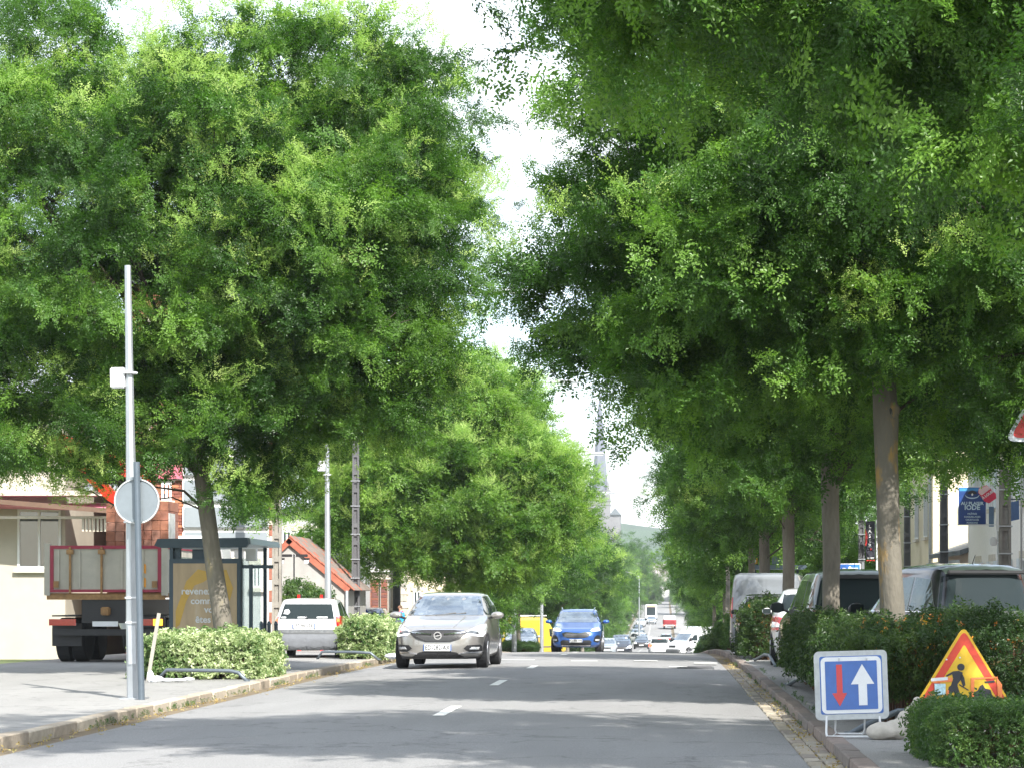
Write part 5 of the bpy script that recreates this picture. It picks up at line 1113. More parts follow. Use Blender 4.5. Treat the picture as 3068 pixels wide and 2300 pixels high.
blob_bag('flattened white plastic sack on the pavement by the left rail', (wx(470, 38.6), 38.6, PAVE), [((0, 0, .04), (.1, .1, .06)), ((-.1, 0, .09), (.05, .05, .1)), ((.15, 0, .035), (.14, .07, .03)), ((.35, 0, .035), (.14, .06, .025)), ((.5, 0, .05), (.09, .05, .03))], mat('white plastic sack', (.7, .72, .74), .5, var=.1, scale=8))
t = thing('wooden_stake', 'pale flat stake leaning against the left hedge behind the lamp post', 'stake', (wx(443, 39.3), 39.3, PAVE), 0)
beam('stake', (0, 0, 0), (.17, .03, 1.06), .02, .055, mat('weathered pale wood', (.3, .28, .24), .8), t)
blob_bag('white plastic bag lying on the kerb left of the silver hatchback', (wx(1180, 53.2), 53.2, PAVE), [((0, 0, .05), (.2, .15, .06)), ((.2, 0, .05), (.15, .1, .06))], mat('thin white plastic', (.65, .7, .76), .4, var=.2, scale=9))
# round advertising board with letters
D = 62
t = thing('advertising_board', 'round-topped dark board with green and red print on the left pavement', 'sign', (wx(1181, D), D, g(D) + PAVE), 0)
hb = .98; bd = flat('board', [(-.2, .06), (.2, .06), (.2, .6)] + [(.2 * math.cos(R(a)), .7 + .22 * math.sin(R(a))) for a in range(0, 181, 15)] + [(-.2, .6)], -.02, .02, mat('dark board', (.07, .09, .1), .6, var=.2), t)
flat('red_panel', [(-.12, .22), (.17, .2), (.17, .55), (-.1, .52)], -.026, -.02, mat('board red', (.5, .03, .04), .5), bd)
text('CT', .3, mat('lime print', (.35, .5, .03), .6), bd, (-.01, -.03, .42), sx=.95, bold=.012)
text('· · ·', .2, mat('green print', (.12, .4, .06), .6), bd, (0, -.026, .83), bold=.01); t.scale = (1.0, 1, 1.0)
# bollards near the shelter
bo_ = thing('bollard', 'short dark bollard nearest the shelter, by the pale hedge', 'bollard', (wx(783, 47.5), 47.5, PAVE), 0, 'bollards behind the pale hedge')
MB().tube([(0, 0, 0), (0, 0, .78)], .035, 8).build('post', M_dpost, bo_); MB().tube([(0, 0, .78), (0, 0, .85)], [.045, .02], 8).build('cap', M_dpost, bo_)
for px, lb in ((806, 'middle one of three short dark bollards beside the shelter'), (827, 'bollard next to the brown weathered pole')):
    c_ = copy_tree(bo_); c_.location.x = wx(px, 47.5); c_['label'] = lb
# T shaped lantern post
D = 74
t = thing('lantern_post', 'thin black T-shaped post with two hanging lanterns in front of the tiled annex', 'lamp post', (wx(881, D), D, g(D) + PAVE), 0); z1 = wz(1664, D) - t.location.z
MB().tube([(0, 0, 0), (0, 0, z1)], .022, 8).build('post', M_black, t); bx('crossbar', M_black, t, -.4, .4, -.03, .03, z1 - .03, z1 + .05); text('3 3', .1, M_whitep, t, (0, -.035, z1 + .01))
for s_ in (-1, 1):
    l_ = MB().prism([(s_ * .37 - .055, z1 - .22), (s_ * .37 + .055, z1 - .22), (s_ * .37 + .075, z1 - .11), (s_ * .37 - .075, z1 - .11)], -.06, .06).build('lantern', M_whitep, t)
    bx('lantern_top', M_black, l_, s_ * .37 - .08, s_ * .37 + .08, -.08, .08, z1 - .11, z1 - .06)
for px, lb in ((897, 'red post under the lantern post'), (965, 'small red post left of the lamp post')):
    t = thing('red_post', lb, 'post', (wx(px, 70), 70, g(70) + PAVE), 0, 'red posts by the annex'); bx('post', M_sred, t, -.05, .05, -.05, .05, 0, wz(1780, 70) - g(70) - PAVE); bx('cap', M_black, t, .03, .065, -.055, .05, wz(1810, 70) - g(70) - PAVE, wz(1780, 70) - g(70) - PAVE)
hedge('garden_bush', 'light green garden bush behind the white hatchback', wx(845, 72), wx(950, 72), 72, 73.5, 1.6, cL, 41, dens=160, cat='bush', core=(.04, .06, .02), scale=3.2, wob=.15)
# weeds and dry leaves in the gutters
wp = []; 
for _ in range(420):
    y = 19 + 40 * rng.random() ** 1.3
    if rng.random() < .5: x = KL1 + rng.gauss(.12, .12) 
    else: x = KR0 - abs(rng.gauss(.05, .1))
    if x > KR0 - .02 and x < KR1: x = KR0 - .03
    if KL0 < x < KL1: x = KL1 + .03
    wp.append((x, y, g(y) + .02))
wd = grow('fallen_leaves', wp, [(rng.gauss(0, .2), rng.gauss(0, .2), rng.uniform(0, 6)) for _ in wp], [rng.uniform(.6, 1.1) for _ in wp], [rng.randrange(3) for _ in wp], cD, None, 'stuff')
wp = []
for _ in range(260):
    cy = rng.choice((27.5, 29.4, 33, 40.1, 43.7, 52, 31.5, 36.5)) + rng.gauss(0, .5); s_ = rng.random() < .6
    x = (KL1 + .05 + rng.gauss(0, .03)) if s_ else (rng.choice((KR0 - .02, KR1 + .05)) + rng.gauss(0, .015)); wp.append((x, cy, g(cy) + (.01 if x < KR1 else PAVE)))
grow('weeds', wp, [(rng.gauss(0, .3), -1.2 + rng.gauss(0, .3), rng.uniform(0, 6)) for _ in wp], [rng.uniform(.5, 1.0) for _ in wp], [rng.randrange(4) for _ in wp], cL, None, 'stuff')
# drain grate, manhole cover and repair patches in the road
t = thing('drain_grate', 'ribbed drain grate in the road near the right gutter', 'drain', (.62, 49.5, g(49.5) + .03), 0)
bx('frame', M_dkgrey, t, -.36, .36, -.5, .5, -.02, .008)
for k in range(9): bx('bar', M_concd, t, -.32, .32, -.46 + .108 * k, -.4 + .108 * k, .008, .02)
# old pruning knot on the lichen spotted trunk
kt = [o for o in bpy.data.objects if o.get('label', '').startswith('pagoda tree with thick lichen')][0]
bm = bmesh.new(); bmesh.ops.create_uvsphere(bm, u_segments=18, v_segments=12, radius=1)
for v in bm.verts:
    r_ = math.hypot(v.co.x, v.co.z); d_ = .35 * math.exp(-(r_ / .3) ** 2)
    v.co = Vector((v.co.x * .125 * (1 + .1 * math.sin(5 * v.co.z)), v.co.y * (.085 if v.co.y > 0 else .085 * (1 - d_ * 1.6)), v.co.z * .15 * (1 + .1 * math.sin(4 * v.co.x))))
bm.verts.index_update(); ko = MB().add([v.co.copy() for v in bm.verts], [[v.index for v in f.verts] for f in bm.faces]).build('knot', M_barkL, kt, True); bm.free()
ko.location = (-.08, -.1, 3.58)
MB().prism([(-.02, .02), (.0, .05), (.022, .02), (.0, -.04)], -.075, -.06).build('hollow', M_black, ko)  # black patch painted for the shade in the knot's hole
# ------------------------------------------------------------------ buildings
M_cream = mat('cream render', (.42, .38, .31), .85, var=.08, scale=1.2); M_creamy = mat('pale yellow render', (.58, .51, .36), .85, var=.06, scale=1)
M_white_r = mat('off white render', (.44, .435, .42), .85, var=.08, scale=1); M_grey_r = mat('grey render', (.42, .42, .41), .88, var=.1, scale=1)
M_slate = mat('slate', (.11, .125, .14), .6, var=.25, scale=12); M_zinc = mat('pale zinc roof', (.4, .43, .45), .5, .3, var=.15, scale=4)
M_tile = [mat('clay tile %d' % i, c_, .85, var=.25, scale=5) for i, c_ in enumerate([(.33, .1, .06), (.4, .13, .07), (.2, .15, .13), (.17, .14, .12)])]
M_brickw = mat('brick wall', (.26, .1, .065), .88, var=.3, scale=14, bump=.3); M_mortar = mat('mortar', (.38, .34, .28), .95, var=.1)
M_wood = mat('dark window wood', (.12, .07, .045), .7); M_frame = mat('white window frame', (.68, .68, .66), .6, var=.03); M_win = mat('window glass', (.05, .065, .075), .06, var=.2, scale=1, spec=1, coat=1)
M_shut = mat('pale shutter', (.55, .6, .62), .7, var=.06); M_stone = mat('pale quoin stone', (.5, .46, .38), .9, var=.15, scale=5, bump=.3)
def window(par, x0, x1, z0, z1, y, shutters=False, axis='y', s_=-1):
    """window set in a wall whose face lies at y (axis y) or at x=y (axis x); s_ is the outward sign"""
    def B(nm, m, p, a0, a1, d0, d1, c0, c1):
        lo, hi = sorted((y + s_ * d0, y + s_ * d1))
        return bx(nm, m, p, a0, a1, lo, hi, c0, c1) if axis == 'y' else bx(nm, m, p, lo, hi, a0, a1, c0, c1)
    w_ = B('window', M_win, par, x0, x1, -.02, .012, z0, z1); f = .06
    for a, b, c_, d in ((x0, x1, z1 - f, z1), (x0, x1, z0, z0 + f), (x0, x0 + f, z0 + f, z1 - f), (x1 - f, x1, z0 + f, z1 - f), ((x0 + x1) / 2 - f / 2, (x0 + x1) / 2 + f / 2, z0 + f, z1 - f)): B('window_frame', M_frame, w_, a, b, .0, .04, c_, d)
    B('sill', M_stone, w_, x0 - .08, x1 + .08, .0, .12, z0 - .1, z0 - .003); B('lintel', M_stone, w_, x0 - .08, x1 + .08, .0, .05, z1 + .003, z1 + .18)
    if shutters:
        for q in (x0 - (x1 - x0) * .5 - .02, x1 + .02): B('shutter', M_shut, w_, q, q + (x1 - x0) * .5, .012, .055, z0, z1)
    return w_
def quoins(par, x, y, z0, z1, side, m1, m2, h=.3, face='y'):
    z = z0; k = 0
    while z < z1 - h:
        w_ = .34 if k % 2 else .22
        bx('brick' if m1 is M_brickw and k % 2 else 'stone', m1 if k % 2 else m2, par, *(sorted((x, x + side * w_))), y - .03, y + .2, z, z + h - .015); z += h; k += 1
def building(name, label, x0, x1, y0, y1, eave, ridge, wallm, roofm, gable='y', over=.25, cat='house', gz=None):
    z0 = g((y0 + y1) / 2) - .3 if gz is None else gz
    t = thing(name, label, cat, ((x0 + x1) / 2, y0, z0), 0); hx = (x1 - x0) / 2; dy = y1 - y0; e = eave + .3; r_ = ridge + .3
    if gable == 'y':  # ridge runs along y, gable faces the camera
        MB().prism([(-hx, 0), (hx, 0), (hx, e), (0, r_ - .05), (-hx, e)], 0, dy).build('wall', wallm, t)
        s_ = (r_ - e) / hx
        MB().prism([(-hx - over, e - s_ * over + .02), (0, r_ + .02), (hx + over, e - s_ * over + .02), (hx + over, e - s_ * over + .16), (0, r_ + .18), (-hx - over, e - s_ * over + .16)], -over, dy + over).build('roof', roofm, t)
    else:
        MB().prism([(0, 0), (dy, 0), (dy, e), (dy / 2, r_ - .05), (0, e)], -hx, hx, 'x').build('wall', wallm, t)
        s_ = (r_ - e) / (dy / 2)
        MB().prism([(-over, e - s_ * over + .02), (dy / 2, r_ + .02), (dy + over, e - s_ * over + .02), (dy + over, e - s_ * over + .16), (dy / 2, r_ + .18), (-over, e - s_ * over + .16)], -hx - over, hx + over, 'x').build('roof', roofm, t)
    return t
# --- tall brick building with stacked blank panels (left)
DB = 64.0; bx1 = wx(826, DB); t = thing('brick_building', 'three storey brick building with stacked grey panels and a red banner, behind the bus shelter', 'building', (bx1, DB, g(DB) - .2), R(9.5)); zt = t.location.z
def Q(px, D=DB): return wx(px, D) - t.location.x
def QZ(py, D=DB): return wz(py, D) - zt
MB().box(-3.75, 0, 0, 9, 0, 9.6).build('wall', M_brickw, t)
bx('roof', M_slate, t, -4.0, .25, -.25, 9.25, 9.6, 9.9)
bx('render_band', M_white_r, t, Q(555), Q(806), -.04, .0, .0, 9.5)
for k, (ya, yb) in enumerate(((1200, 1262), (1292, 1350), (1372, 1424), (1440, 1501), (1519, 1579), (1594, 1640))):
    p_ = flat('blank_panel', rrect(Q(557), Q(801), QZ(yb), QZ(ya), .05), -.14, -.06, mat('grey blank panel', (.2, .225, .24), .55, var=.08, scale=1.5), t)
    flat('panel_rim', rrect(Q(552), Q(804), QZ(yb) - .03, QZ(ya) + .03, .06), -.1, -.045, M_frame, t)
quoins(t, 0, 0, .2, 9.4, -1, M_brickw, M_stone, .28)
for k in range(30): bx('stone', M_stone, t, -.001, .03, .05, .34 if k % 2 else .24, .2 + k * .3, .48 + k * .3)
ban = bx('banner', mat('faded red banner', (.52, .12, .17), .6, var=.1, scale=1), t, Q(463), Q(552), -.16, -.1, QZ(1436), QZ(1314))
for i, (s_, sz, py) in enumerate((('AU BOURG', .17, 1357), ('Traiteur', .13, 1373), ('à emporter', .13, 1388))): text(s_, sz, M_whitep, ban, ((Q(463) + Q(552)) / 2, -.165, QZ(py)), sx=.95, bold=.004)
bx('pilaster', M_stone, t, Q(448), Q(461), -.06, .0, 0, 9); window(t, Q(490), Q(520), QZ(1500), QZ(1446), 0); bx('arch_band', M_stone, t, Q(463), Q(552), -.05, .0, QZ(1440), QZ(1436) - .002)
for px in (575, 640, 705, 770): window(t, Q(px - 14), Q(px + 14), QZ(1760), QZ(1690), -.04)
window(t, Q(565), Q(600), QZ(1120), QZ(1050), -.04); window(t, Q(680), Q(715), QZ(1120), QZ(1050), -.04)
# proud brick courses right of the poster
bms = [stone_mesh('brick', .22, .03, .065, m, .004, seed=i) for i, m in enumerate([M_brickw, mat('darker brick', (.2, .07, .05), .9), mat('orange brick', (.35, .14, .07), .9)])]
for r_ in range(30):
    for k in range(4):
        o = bpy.data.objects.new('brick', rng.choice(bms)); col.objects.link(o); o.parent = t; o.location = (Q(500) + k * .235 + (.117 if r_ % 2 else 0), -.012, QZ(1600) + r_ * .078 - .0)
# --- house with balcony and awning at the far left
D = 62; t = thing('house', 'house with flower boxes on a balcony and a pink awning behind the lorry', 'house', (wx(330, D) - 5, D, g(D) - .2), 0); zt = t.location.z
bx('wall', M_cream, t, -5, 3.6, 1.2, 9, 0, 6.5); bx('roof', M_slate, t, -5.2, 3.7, 1.0, 9.2, 6.5, 6.8)
bxx = lambda px: wx(px, D) - t.location.x
sl_ = bx('balcony_slab', M_stone, t, -4, bxx(355), .2, 1.2, QZ(1482, D), QZ(1468, D))
for k, px in enumerate((250, 285, 320)):
    f_ = bx('flower_box', mat('flower box', (.3, .32, .35), .7), t, bxx(px), bxx(px + 24), .1, .3, QZ(1468, D) + .01, QZ(1448, D)); 
    grow('flowers', [(bxx(px) + rng.random() * .2, .2 + rng.gauss(0, .05), QZ(1446, D) + rng.random() * .1) for _ in range(40)], [(rng.random() * 6, -1, rng.random() * 6) for _ in range(40)], [1.2] * 40, [0] * 40, cL, f_)
aw = MB().add([(-4, 1.2, QZ(1462, D) - .35), (bxx(330), 1.2, QZ(1500, D)), (bxx(330), -.2, QZ(1530, D)), (-4, -.2, QZ(1470, D))], [(0, 1, 2, 3)]).build('awning', mat('pink awning', (.62, .2, .28), .7), t)
beam('awning_edge', (-4, -.2, QZ(1440, D)), (bxx(335), -.2, QZ(1530, D)), .06, .12, M_wood, t)
for k in range(9): bx('baluster', M_stone, t, bxx(240 + 11 * k), bxx(246 + 11 * k), .2, .3, QZ(1590, D), QZ(1552, D))
bx('handrail', M_stone, t, -4, bxx(342), .15, .35, QZ(1552, D), QZ(1544, D)); window(t, -2.5, -1.4, 2.6, 4.2, 1.2); window(t, 0, 1.1, 2.6, 4.2, 1.2); window(t, 2.4, 3.5, 2.4, 3.9, 1.2)
# --- white house with zinc roof
D = 92; xr = wx(1062, D)
t = building('house', 'white house with pale zinc roof behind the tiled annex', xr - 7.6, xr, D, D + 9, wz(1528, D) - g(96), wz(1478, D) - g(96) + 1.0, M_white_r, M_zinc, 'x'); zt = t.location.z
q = lambda px: wx(px, D) - t.location.x; qz = lambda py: wz(py, D) - t.location.z
bx('fascia', M_slate, t, -3.9, 3.9, -.3, -.2, qz(1531), qz(1519)); bx('grey_extension', M_grey_r, t, q(990), 3.81, -1.2, -.01, 0, qz(1560))
for a, b in ((845, 874), (887, 938)): window(t, q(a), q(b), qz(1650), qz(1588), 0)
zs = MB()
for k in range(9): bx('stone', M_stone, t, q(946) , q(962 + 6 * (k % 2)), -.05, .02, qz(1700) + k * .27, qz(1700) + k * .27 + .25)
# --- annex with a tiled asymmetric roof
D = 78; zg = g(D) - .2
ax, ar, al = wx(867, D), wx(1050, D), wx(790, D); za, zr_, zl = wz(1616, D) - zg, wz(1768, D) - zg, wz(1690, D) - zg
t = thing('annex', 'low rendered annex with an uneven red tiled gable roof behind the white hatchback', 'house', (ax, D, zg), 0)
MB().prism([(al - ax, 0), (ar - ax - .12, 0), (ar - ax - .12, zr_), (0, za), (al - ax, zl)], 0, 5).build('wall', mat('stained grey render', (.33, .32, .3), .9, var=.16, scale=1.5), t)
dR = Vector((ar - ax, 0, zr_ - za)); LR = dR.length; aR = math.atan2(-dR.z, dR.x)
vb = bx('verge_board', M_tile[0], t, 0, LR, -.1, .0, -.16, .02); vb.rotation_euler = (0, aR, 0); vb.location = (0, 0, za + .06)
dL = Vector((al - ax, 0, zl - za)); vb = bx('verge_board', M_tile[0], t, -dL.length, 0, -.1, .0, -.16, .02); vb.rotation_euler = (0, -math.atan2(za - zl, ax - al), 0); vb.location = (0, 0, za + .06)
ro_ = MB().add([(0, -.08, 0), (LR + .1, -.08, 0), (LR + .1, 5.1, 0), (0, 5.1, 0)], [(0, 1, 2, 3)]).build('roof', M_tile[2], t); ro_.location = (0, 0, za + .09); ro_.rotation_euler = (0, aR, 0)
rl = MB().add([(-dL.length, -.08, 0), (0, -.08, 0), (0, 5.1, 0), (-dL.length, 5.1, 0)], [(0, 1, 2, 3)]).build('roof', M_tile[3], t); rl.location = (0, 0, za + .09); rl.rotation_euler = (0, -math.atan2(za - zl, ax - al), 0)
tms = [stone_mesh('tile', .3, .24, .03, m, .008, seed=i) for i, m in enumerate(M_tile + [M_tile[0]])]
for i in range(int(LR / .26) + 1):
    for j in range(18):
        o = bpy.data.objects.new('tile', tms[0] if j == 0 or rng.random() < .1 else rng.choice(tms[2:4])); col.objects.link(o); o.parent = ro_; o.location = (i * .26 + .13, j * .26, .045); o.rotation_euler = (rng.uniform(-.02, .02), .07, rng.uniform(-.02, .02))
MB().tube([(ar - ax - .1, -.1, 0), (ar - ax - .1, -.1, zr_)], .045, 8).build('downpipe', M_zinc, t)
# --- gate with brick pillars and porch
D = 97; t = thing('gateway', 'brick gate pillars with white pediment and green metal gate', 'gate', (wx(1127, D), D, g(D) - .1), 0)
q = lambda px: wx(px, D) - t.location.x; qz = lambda py: wz(py, D) - t.location.z
pb = [stone_mesh('brick', .25, .1, .085, m, .005, seed=i) for i, m in enumerate([M_brickw, M_brickw, mat('plum brick', (.16, .07, .06), .9)])]
for a, b in ((1095, 1134), (1141, 1161)):
    pl = bx('pillar', M_mortar, t, q(a), q(b), .02, .5, 0, qz(1734)); bx('pillar_cap', M_stone, pl, q(a) - .06, q(b) + .06, -.03, .55, qz(1734), qz(1728))
    nz_ = int(qz(1734) / .1); nx = max(1, round((q(b) - q(a)) / .26)); w_ = (q(b) - q(a)) / nx
    for r_ in range(nz_):
        for k in range(nx):
            o = bpy.data.objects.new('brick', rng.choice(pb)); col.objects.link(o); o.parent = pl; o.location = (q(a) + (k + .5) * w_, -.0, (r_ + 1) * .1); o.scale = (w_ / .265, 1, 1)
M_green = mat('pale green gate paint', (.22, .4, .26), .6)
gt = thing('tmp', '', '') if 0 else None
mb = MB()
for k in range(8): mb.tube([(q(1080 + 7 * k / 2), -.1, .1), (q(1080 + 7 * k / 2), -.1, qz(1760 - 8 * (k % 2)))], .012, 5)
for z_ in (qz(1748), qz(1762)): mb.tube([(q(1078), -.1, z_), (q(1108), -.1, z_)], .014, 5)
o = mb.build('gate_bars', M_green, t); o['kind'] = 'stuff'
MB().prism([(q(1080), qz(1712)), (q(1162), qz(1712)), (q(1162), qz(1707)), (q(1120), qz(1699)), (q(1080), qz(1707))], -.1, .6).build('pediment', M_frame, t); bx('lintel', M_cream, t, q(1082), q(1160), .0, .5, qz(1727), qz(1712) - .002)
# --- cream house behind the gate
D = 104; t = building('house', 'cream house with a slate roof behind the brick gate', wx(1075, D), wx(1075, D) + 3.6, D, D + 8, wz(1665, D) - g(108), wz(1600, D) - g(108), M_cream, M_slate, 'x'); q = lambda px: wx(px, D) - t.location.x; qz = lambda py: wz(py, D) - t.location.z
bx('gutter', M_zinc, t, -1.9, 1.9, -.32, -.22, qz(1672), qz(1663)); window(t, q(1105), q(1130), qz(1650 + 62), qz(1690), 0); window(t, q(1150), q(1170), qz(1820), qz(1760), 0)
# --- stone quoin house left of the silver hatchback
D = 100; t = building('house', 'pale yellow house with stone quoins just left of the silver hatchback', wx(1200, D), wx(1200, D) + 2.0, D, D + 10, wz(1650, D) - g(104), wz(1590, D) - g(104), M_creamy, M_slate, 'x'); q = lambda px: wx(px, D) - t.location.x; qz = lambda py: wz(py, D) - t.location.z
for k in range(14): bx('stone', M_stone if k % 2 else mat('grey quoin', (.36, .34, .3), .9), t, q(1201), q(1219 + 5 * (k % 2)), -.05, .02, qz(1840) + k * .27, qz(1840) + k * .27 + .25)
window(t, q(1238), q(1262), qz(1830), qz(1768), 0); 
# --- houses further along the left, mostly behind foliage
for i, (y0, y1, e_, wl) in enumerate(((118, 132, 4.6, M_white_r), (136, 150, 5.2, M_cream), (168, 184, 5, M_white_r), (190, 214, 4.4, M_cream), (222, 240, 5.5, M_grey_r))):
    t = building('house', ['white house behind the thin pagoda tree on the left', 'cream house behind the yellow van', 'white house behind the rounded bush', 'long cream house far along the left side', 'grey house far along the left side'][i], -21, -13.2, y0, y1, e_, e_ + 2.2, wl, M_slate, 'x')
    for k in range(3): window(t, y0 * 0 + 1.5 + k * 4, 2.5 + k * 4, 1.6, 3.0, 3.9, axis='x', s_=1); window(t, -3 + 2.4 * k, -2 + 2.4 * k, 1.6, 3.0, 0)
# --- right side
XF = 8.8
def facade_house(name, label, y0, y1, eave, ridge, wallm, roofm, wins, sh=False, x=XF, quoin=False):
    t = building(name, label, x, x + 8, y0, y1, eave, ridge, wallm, roofm, 'y' if False else 'y')
    # ridge along y: eaves face the road
    for (a, b, c_, d) in wins: window(t, a, b, c_ + .3, d + .3, -4.0, sh, axis='x', s_=-1)
    if quoin:
        for k in range(int(eave / .3)):
            for y in (0, y1 - y0 - .3): bx('brick' if k % 2 else 'stone', M_brickw if k % 2 else M_stone, t, -4.03, -3.98, y + .002, y + (.36 if k % 2 else .26), .3 + k * .3, .58 + k * .3)
    bx('downpipe', M_zinc, t, -4.08, -4.01, .5, .58, 0, eave); bx('gutter', M_zinc, t, -4.36, -4.24, -.1, y1 - y0 + .1, eave + .0, eave + .1)
    return t
facade_house('house', 'brick and stone house behind the ladder pole at the far right', 44, 59.5, 6.6, 9, M_brickw, M_slate, [(1.5 + 3 * k, 2.6 + 3 * k, z_, z_ + 1.6) for k in range(5) for z_ in (.8, 3.9)], quoin=True)
facade_house('house', 'white rendered house with shuttered windows behind the blue shop sign', 59.6, 72.5, 6.4, 8.8, mat('bright white render', (.7, .68, .63), .85, var=.05), M_slate, [(1.2 + 2.9 * k, 2.1 + 2.9 * k, z_, z_ + 1.5) for k in range(4) for z_ in (1.0, 3.9)], sh=True)
facade_house('house', 'low cream house with a slate roof left of the white shuttered house', 72.6, 80.5, 3.0, 4.3, mat('peach render', (.62, .5, .4), .85, var=.06), M_slate, [(1.5, 2.4, 1, 2.3), (4.8, 5.7, 1, 2.3)])
facade_house('house', 'tall yellow rendered house with a blank gable towards the camera', 82, 94, 7.2, 10.5, M_creamy, M_slate, [(1.5 + 3 * k, 2.6 + 3 * k, z_, z_ + 1.6) for k in range(3) for z_ in (1, 4)])
facade_house('house', 'white house with brown tiled roof behind the blue stop sign', 94.2, 108, 4.2, 6.4, M_white_r, M_tile[2], [(1.5 + 3 * k, 2.6 + 3 * k, 1, 2.5) for k in range(4)])
for i, (y0, y1, e_) in enumerate(((109, 124, 5.4), (125, 140, 4.4), (142, 165, 5.8), (168, 190, 4.6), (195, 230, 5))):
    facade_house('house', ['grey house beyond the brown roofed one on the right', 'cream house far right beyond the grey one', 'long white house far along the right', 'grey house farther along the right', 'cream house at the start of the dip on the right'][i], y0, y1, e_, e_ + 2.3, [M_grey_r, M_cream, M_white_r, M_grey_r, M_cream][i], M_slate, [(1.5 + 3.4 * k, 2.6 + 3.4 * k, 1, 2.5) for k in range(4)])
# --- shop signs on the right
D = 60; zt = g(D) + PAVE
t = thing('shop_sign', 'dark blue shop sign on a white post with a red tag at its corner', 'sign', (wx(2991, D), D, zt), 0); q = lambda px: wx(px, D) - t.location.x; qz = lambda py: wz(py, D) - t.location.z
MB().tube([(0, 0, 0), (0, 0, qz(1453))], .035, 8).build('post', M_galv, t); bx('white_tube', M_whitep, t, q(2984), q(2993), -.08, -.04, qz(1590), qz(1456)); bx('bracket', M_whitep, t, q(2872), q(2990), .02, .05, qz(1460), qz(1457)); bx('bracket', M_whitep, t, q(2872), q(2990), .02, .05, qz(1572), qz(1569))
M_navy = mat('deep blue print', (.012, .05, .2), .4, var=.35, scale=1.3, coat=.4); M_pale = mat('pale blue print', (.5, .65, .72), .5)
pn = bx('sign_plate', M_whitep, t, q(2869), q(2955), -.02, .015, qz(1572), qz(1456)); bx('blue_panel', M_navy, pn, q(2872), q(2953), -.026, -.02, qz(1569), qz(1459)); bx('light_band', mat('mid blue print', (.05, .25, .55), .4), pn, q(2874), q(2951), -.03, -.026, qz(1470), qz(1461))
xm = (q(2872) + q(2953)) / 2
arc = MB(); vs = []; fs = []
for k in range(17):
    a = PI + PI * k / 16; vs += [(xm + .17 * math.cos(a), -.032, qz(1481) + .12 * math.sin(a) * .8), (xm + .17 * math.cos(a) * .93, -.032, qz(1481) + .085 * math.sin(a) * .8)]
for k in range(16): fs.append((2 * k, 2 * k + 2, 2 * k + 3, 2 * k + 1))
arc.add(vs, fs).build('shell_mark', M_pale, pn); flat('shell_mark', [(xm + .11 * math.cos(R(a)), qz(1479) + .09 * math.sin(R(a))) for a in range(0, 181, 15)], -.033, -.028, MI, pn)
flat('shell_mark', [(xm + .022 * math.cos(R(a)), qz(1479) - .01 + .03 * math.sin(R(a))) for a in range(0, 360, 30)], -.036, -.032, M_whitep, pn)
for s_, sz, py, bo in (('AU PLAISIR', .105, 1507, .003), ('IODÉ', .155, 1519.5, .004), ('HUÎTRES', .056, 1538, .001), ('COQUILLAGES', .056, 1547, .001), ('CRUSTACÉS', .056, 1556, .001), ('POISSONS', .056, 1565, .001)): text(s_, sz, M_pale, pn, (xm, -.03, qz(py)), sx=1.05, bold=bo, depth=.001)
tg = flat('tag', roundpoly([(q(2932), qz(1462)), (q(2955), qz(1452)), (q(2983), qz(1478)), (q(2984), qz(1492)), (q(2962), qz(1507)), (q(2948), qz(1500)), (q(2930), qz(1475))], .03), -.05, -.036, mat('tag red', (.62, .03, .08), .5), t)
flat('tag_top', roundpoly([(q(2932), qz(1463)), (q(2955), qz(1454)), (q(2968), qz(1462)), (q(2940), qz(1483)), (q(2931), qz(1475))], .02), -.054, -.049, mat('tag pale pink', (.7, .5, .5), .5), tg)
text('À LOUER', .085, M_whitep, tg, (q(2960), -.056, qz(1480)), (R(90), R(-35), 0), bold=.003); text('06 00 00', .04, M_whitep, tg, (q(2964), -.056, qz(1488)), (R(90), R(-35), 0)) if 0 else None
bx('second_panel', mat('grey blue panel', (.1, .17, .26), .5), t, q(2968), q(2983), .3, .33, qz(1575), qz(1515))
D = 57; t = thing('shop_sign', 'small blue panel sign right of the ladder pole', 'sign', (wx(3040, D), D, g(D) + PAVE), 0); q = lambda px: wx(px, D) - t.location.x; qz = lambda py: wz(py, D) - t.location.z
pn = flat('sign_plate', [(q(3028), qz(1560)), (q(3054), qz(1554)), (q(3053), qz(1497)), (q(3028), qz(1503))], 0, .03, mat('washed blue', (.08, .16, .34), .5), t); bx('bracket', M_shel, t, q(3026), q(3068), .04, .08, qz(1496), qz(1492)); bx('post', M_galv, t, q(3058), q(3063), .0, .05, 0, qz(1490))
D = 56; t = thing('wall_lantern', 'white box lantern on a thin post beside the ladder pole', 'lamp', (wx(2998, D), D, g(D) + PAVE), 0); q = lambda px: wx(px, D) - t.location.x; qz = lambda py: wz(py, D) - t.location.z
bx('lantern', M_whitep, t, q(2965), q(2987), -.08, .08, qz(1634), qz(1608), .03); bx('arm', M_whitep, t, q(2987), q(3002), -.01, .02, qz(1625), qz(1622)); bx('post', M_whitep, t, q(2998), q(3003), -.02, .02, 0, qz(1622))
D = 72; t = thing('banner_sign', 'tall dark vertical banner with white and red letters left of the lichen trunk', 'sign', (wx(2608, D), D, g(D) + PAVE), 0); q = lambda px: wx(px, D) - t.location.x; qz = lambda py: wz(py, D) - t.location.z
MB().tube([(q(2627), 0, 0), (q(2627), 0, qz(1555))], .03, 8).build('post', M_whitep, t); pn = bx('sign_plate', mat('near black banner', (.03, .03, .045), .5), t, q(2594), q(2621), -.02, .02, qz(1672), qz(1560))
flat('red_bar', [(q(2592), qz(1580)), (q(2599), qz(1600)), (q(2596), qz(1634)), (q(2592), qz(1634))], -.028, -.02, M_sred, pn)
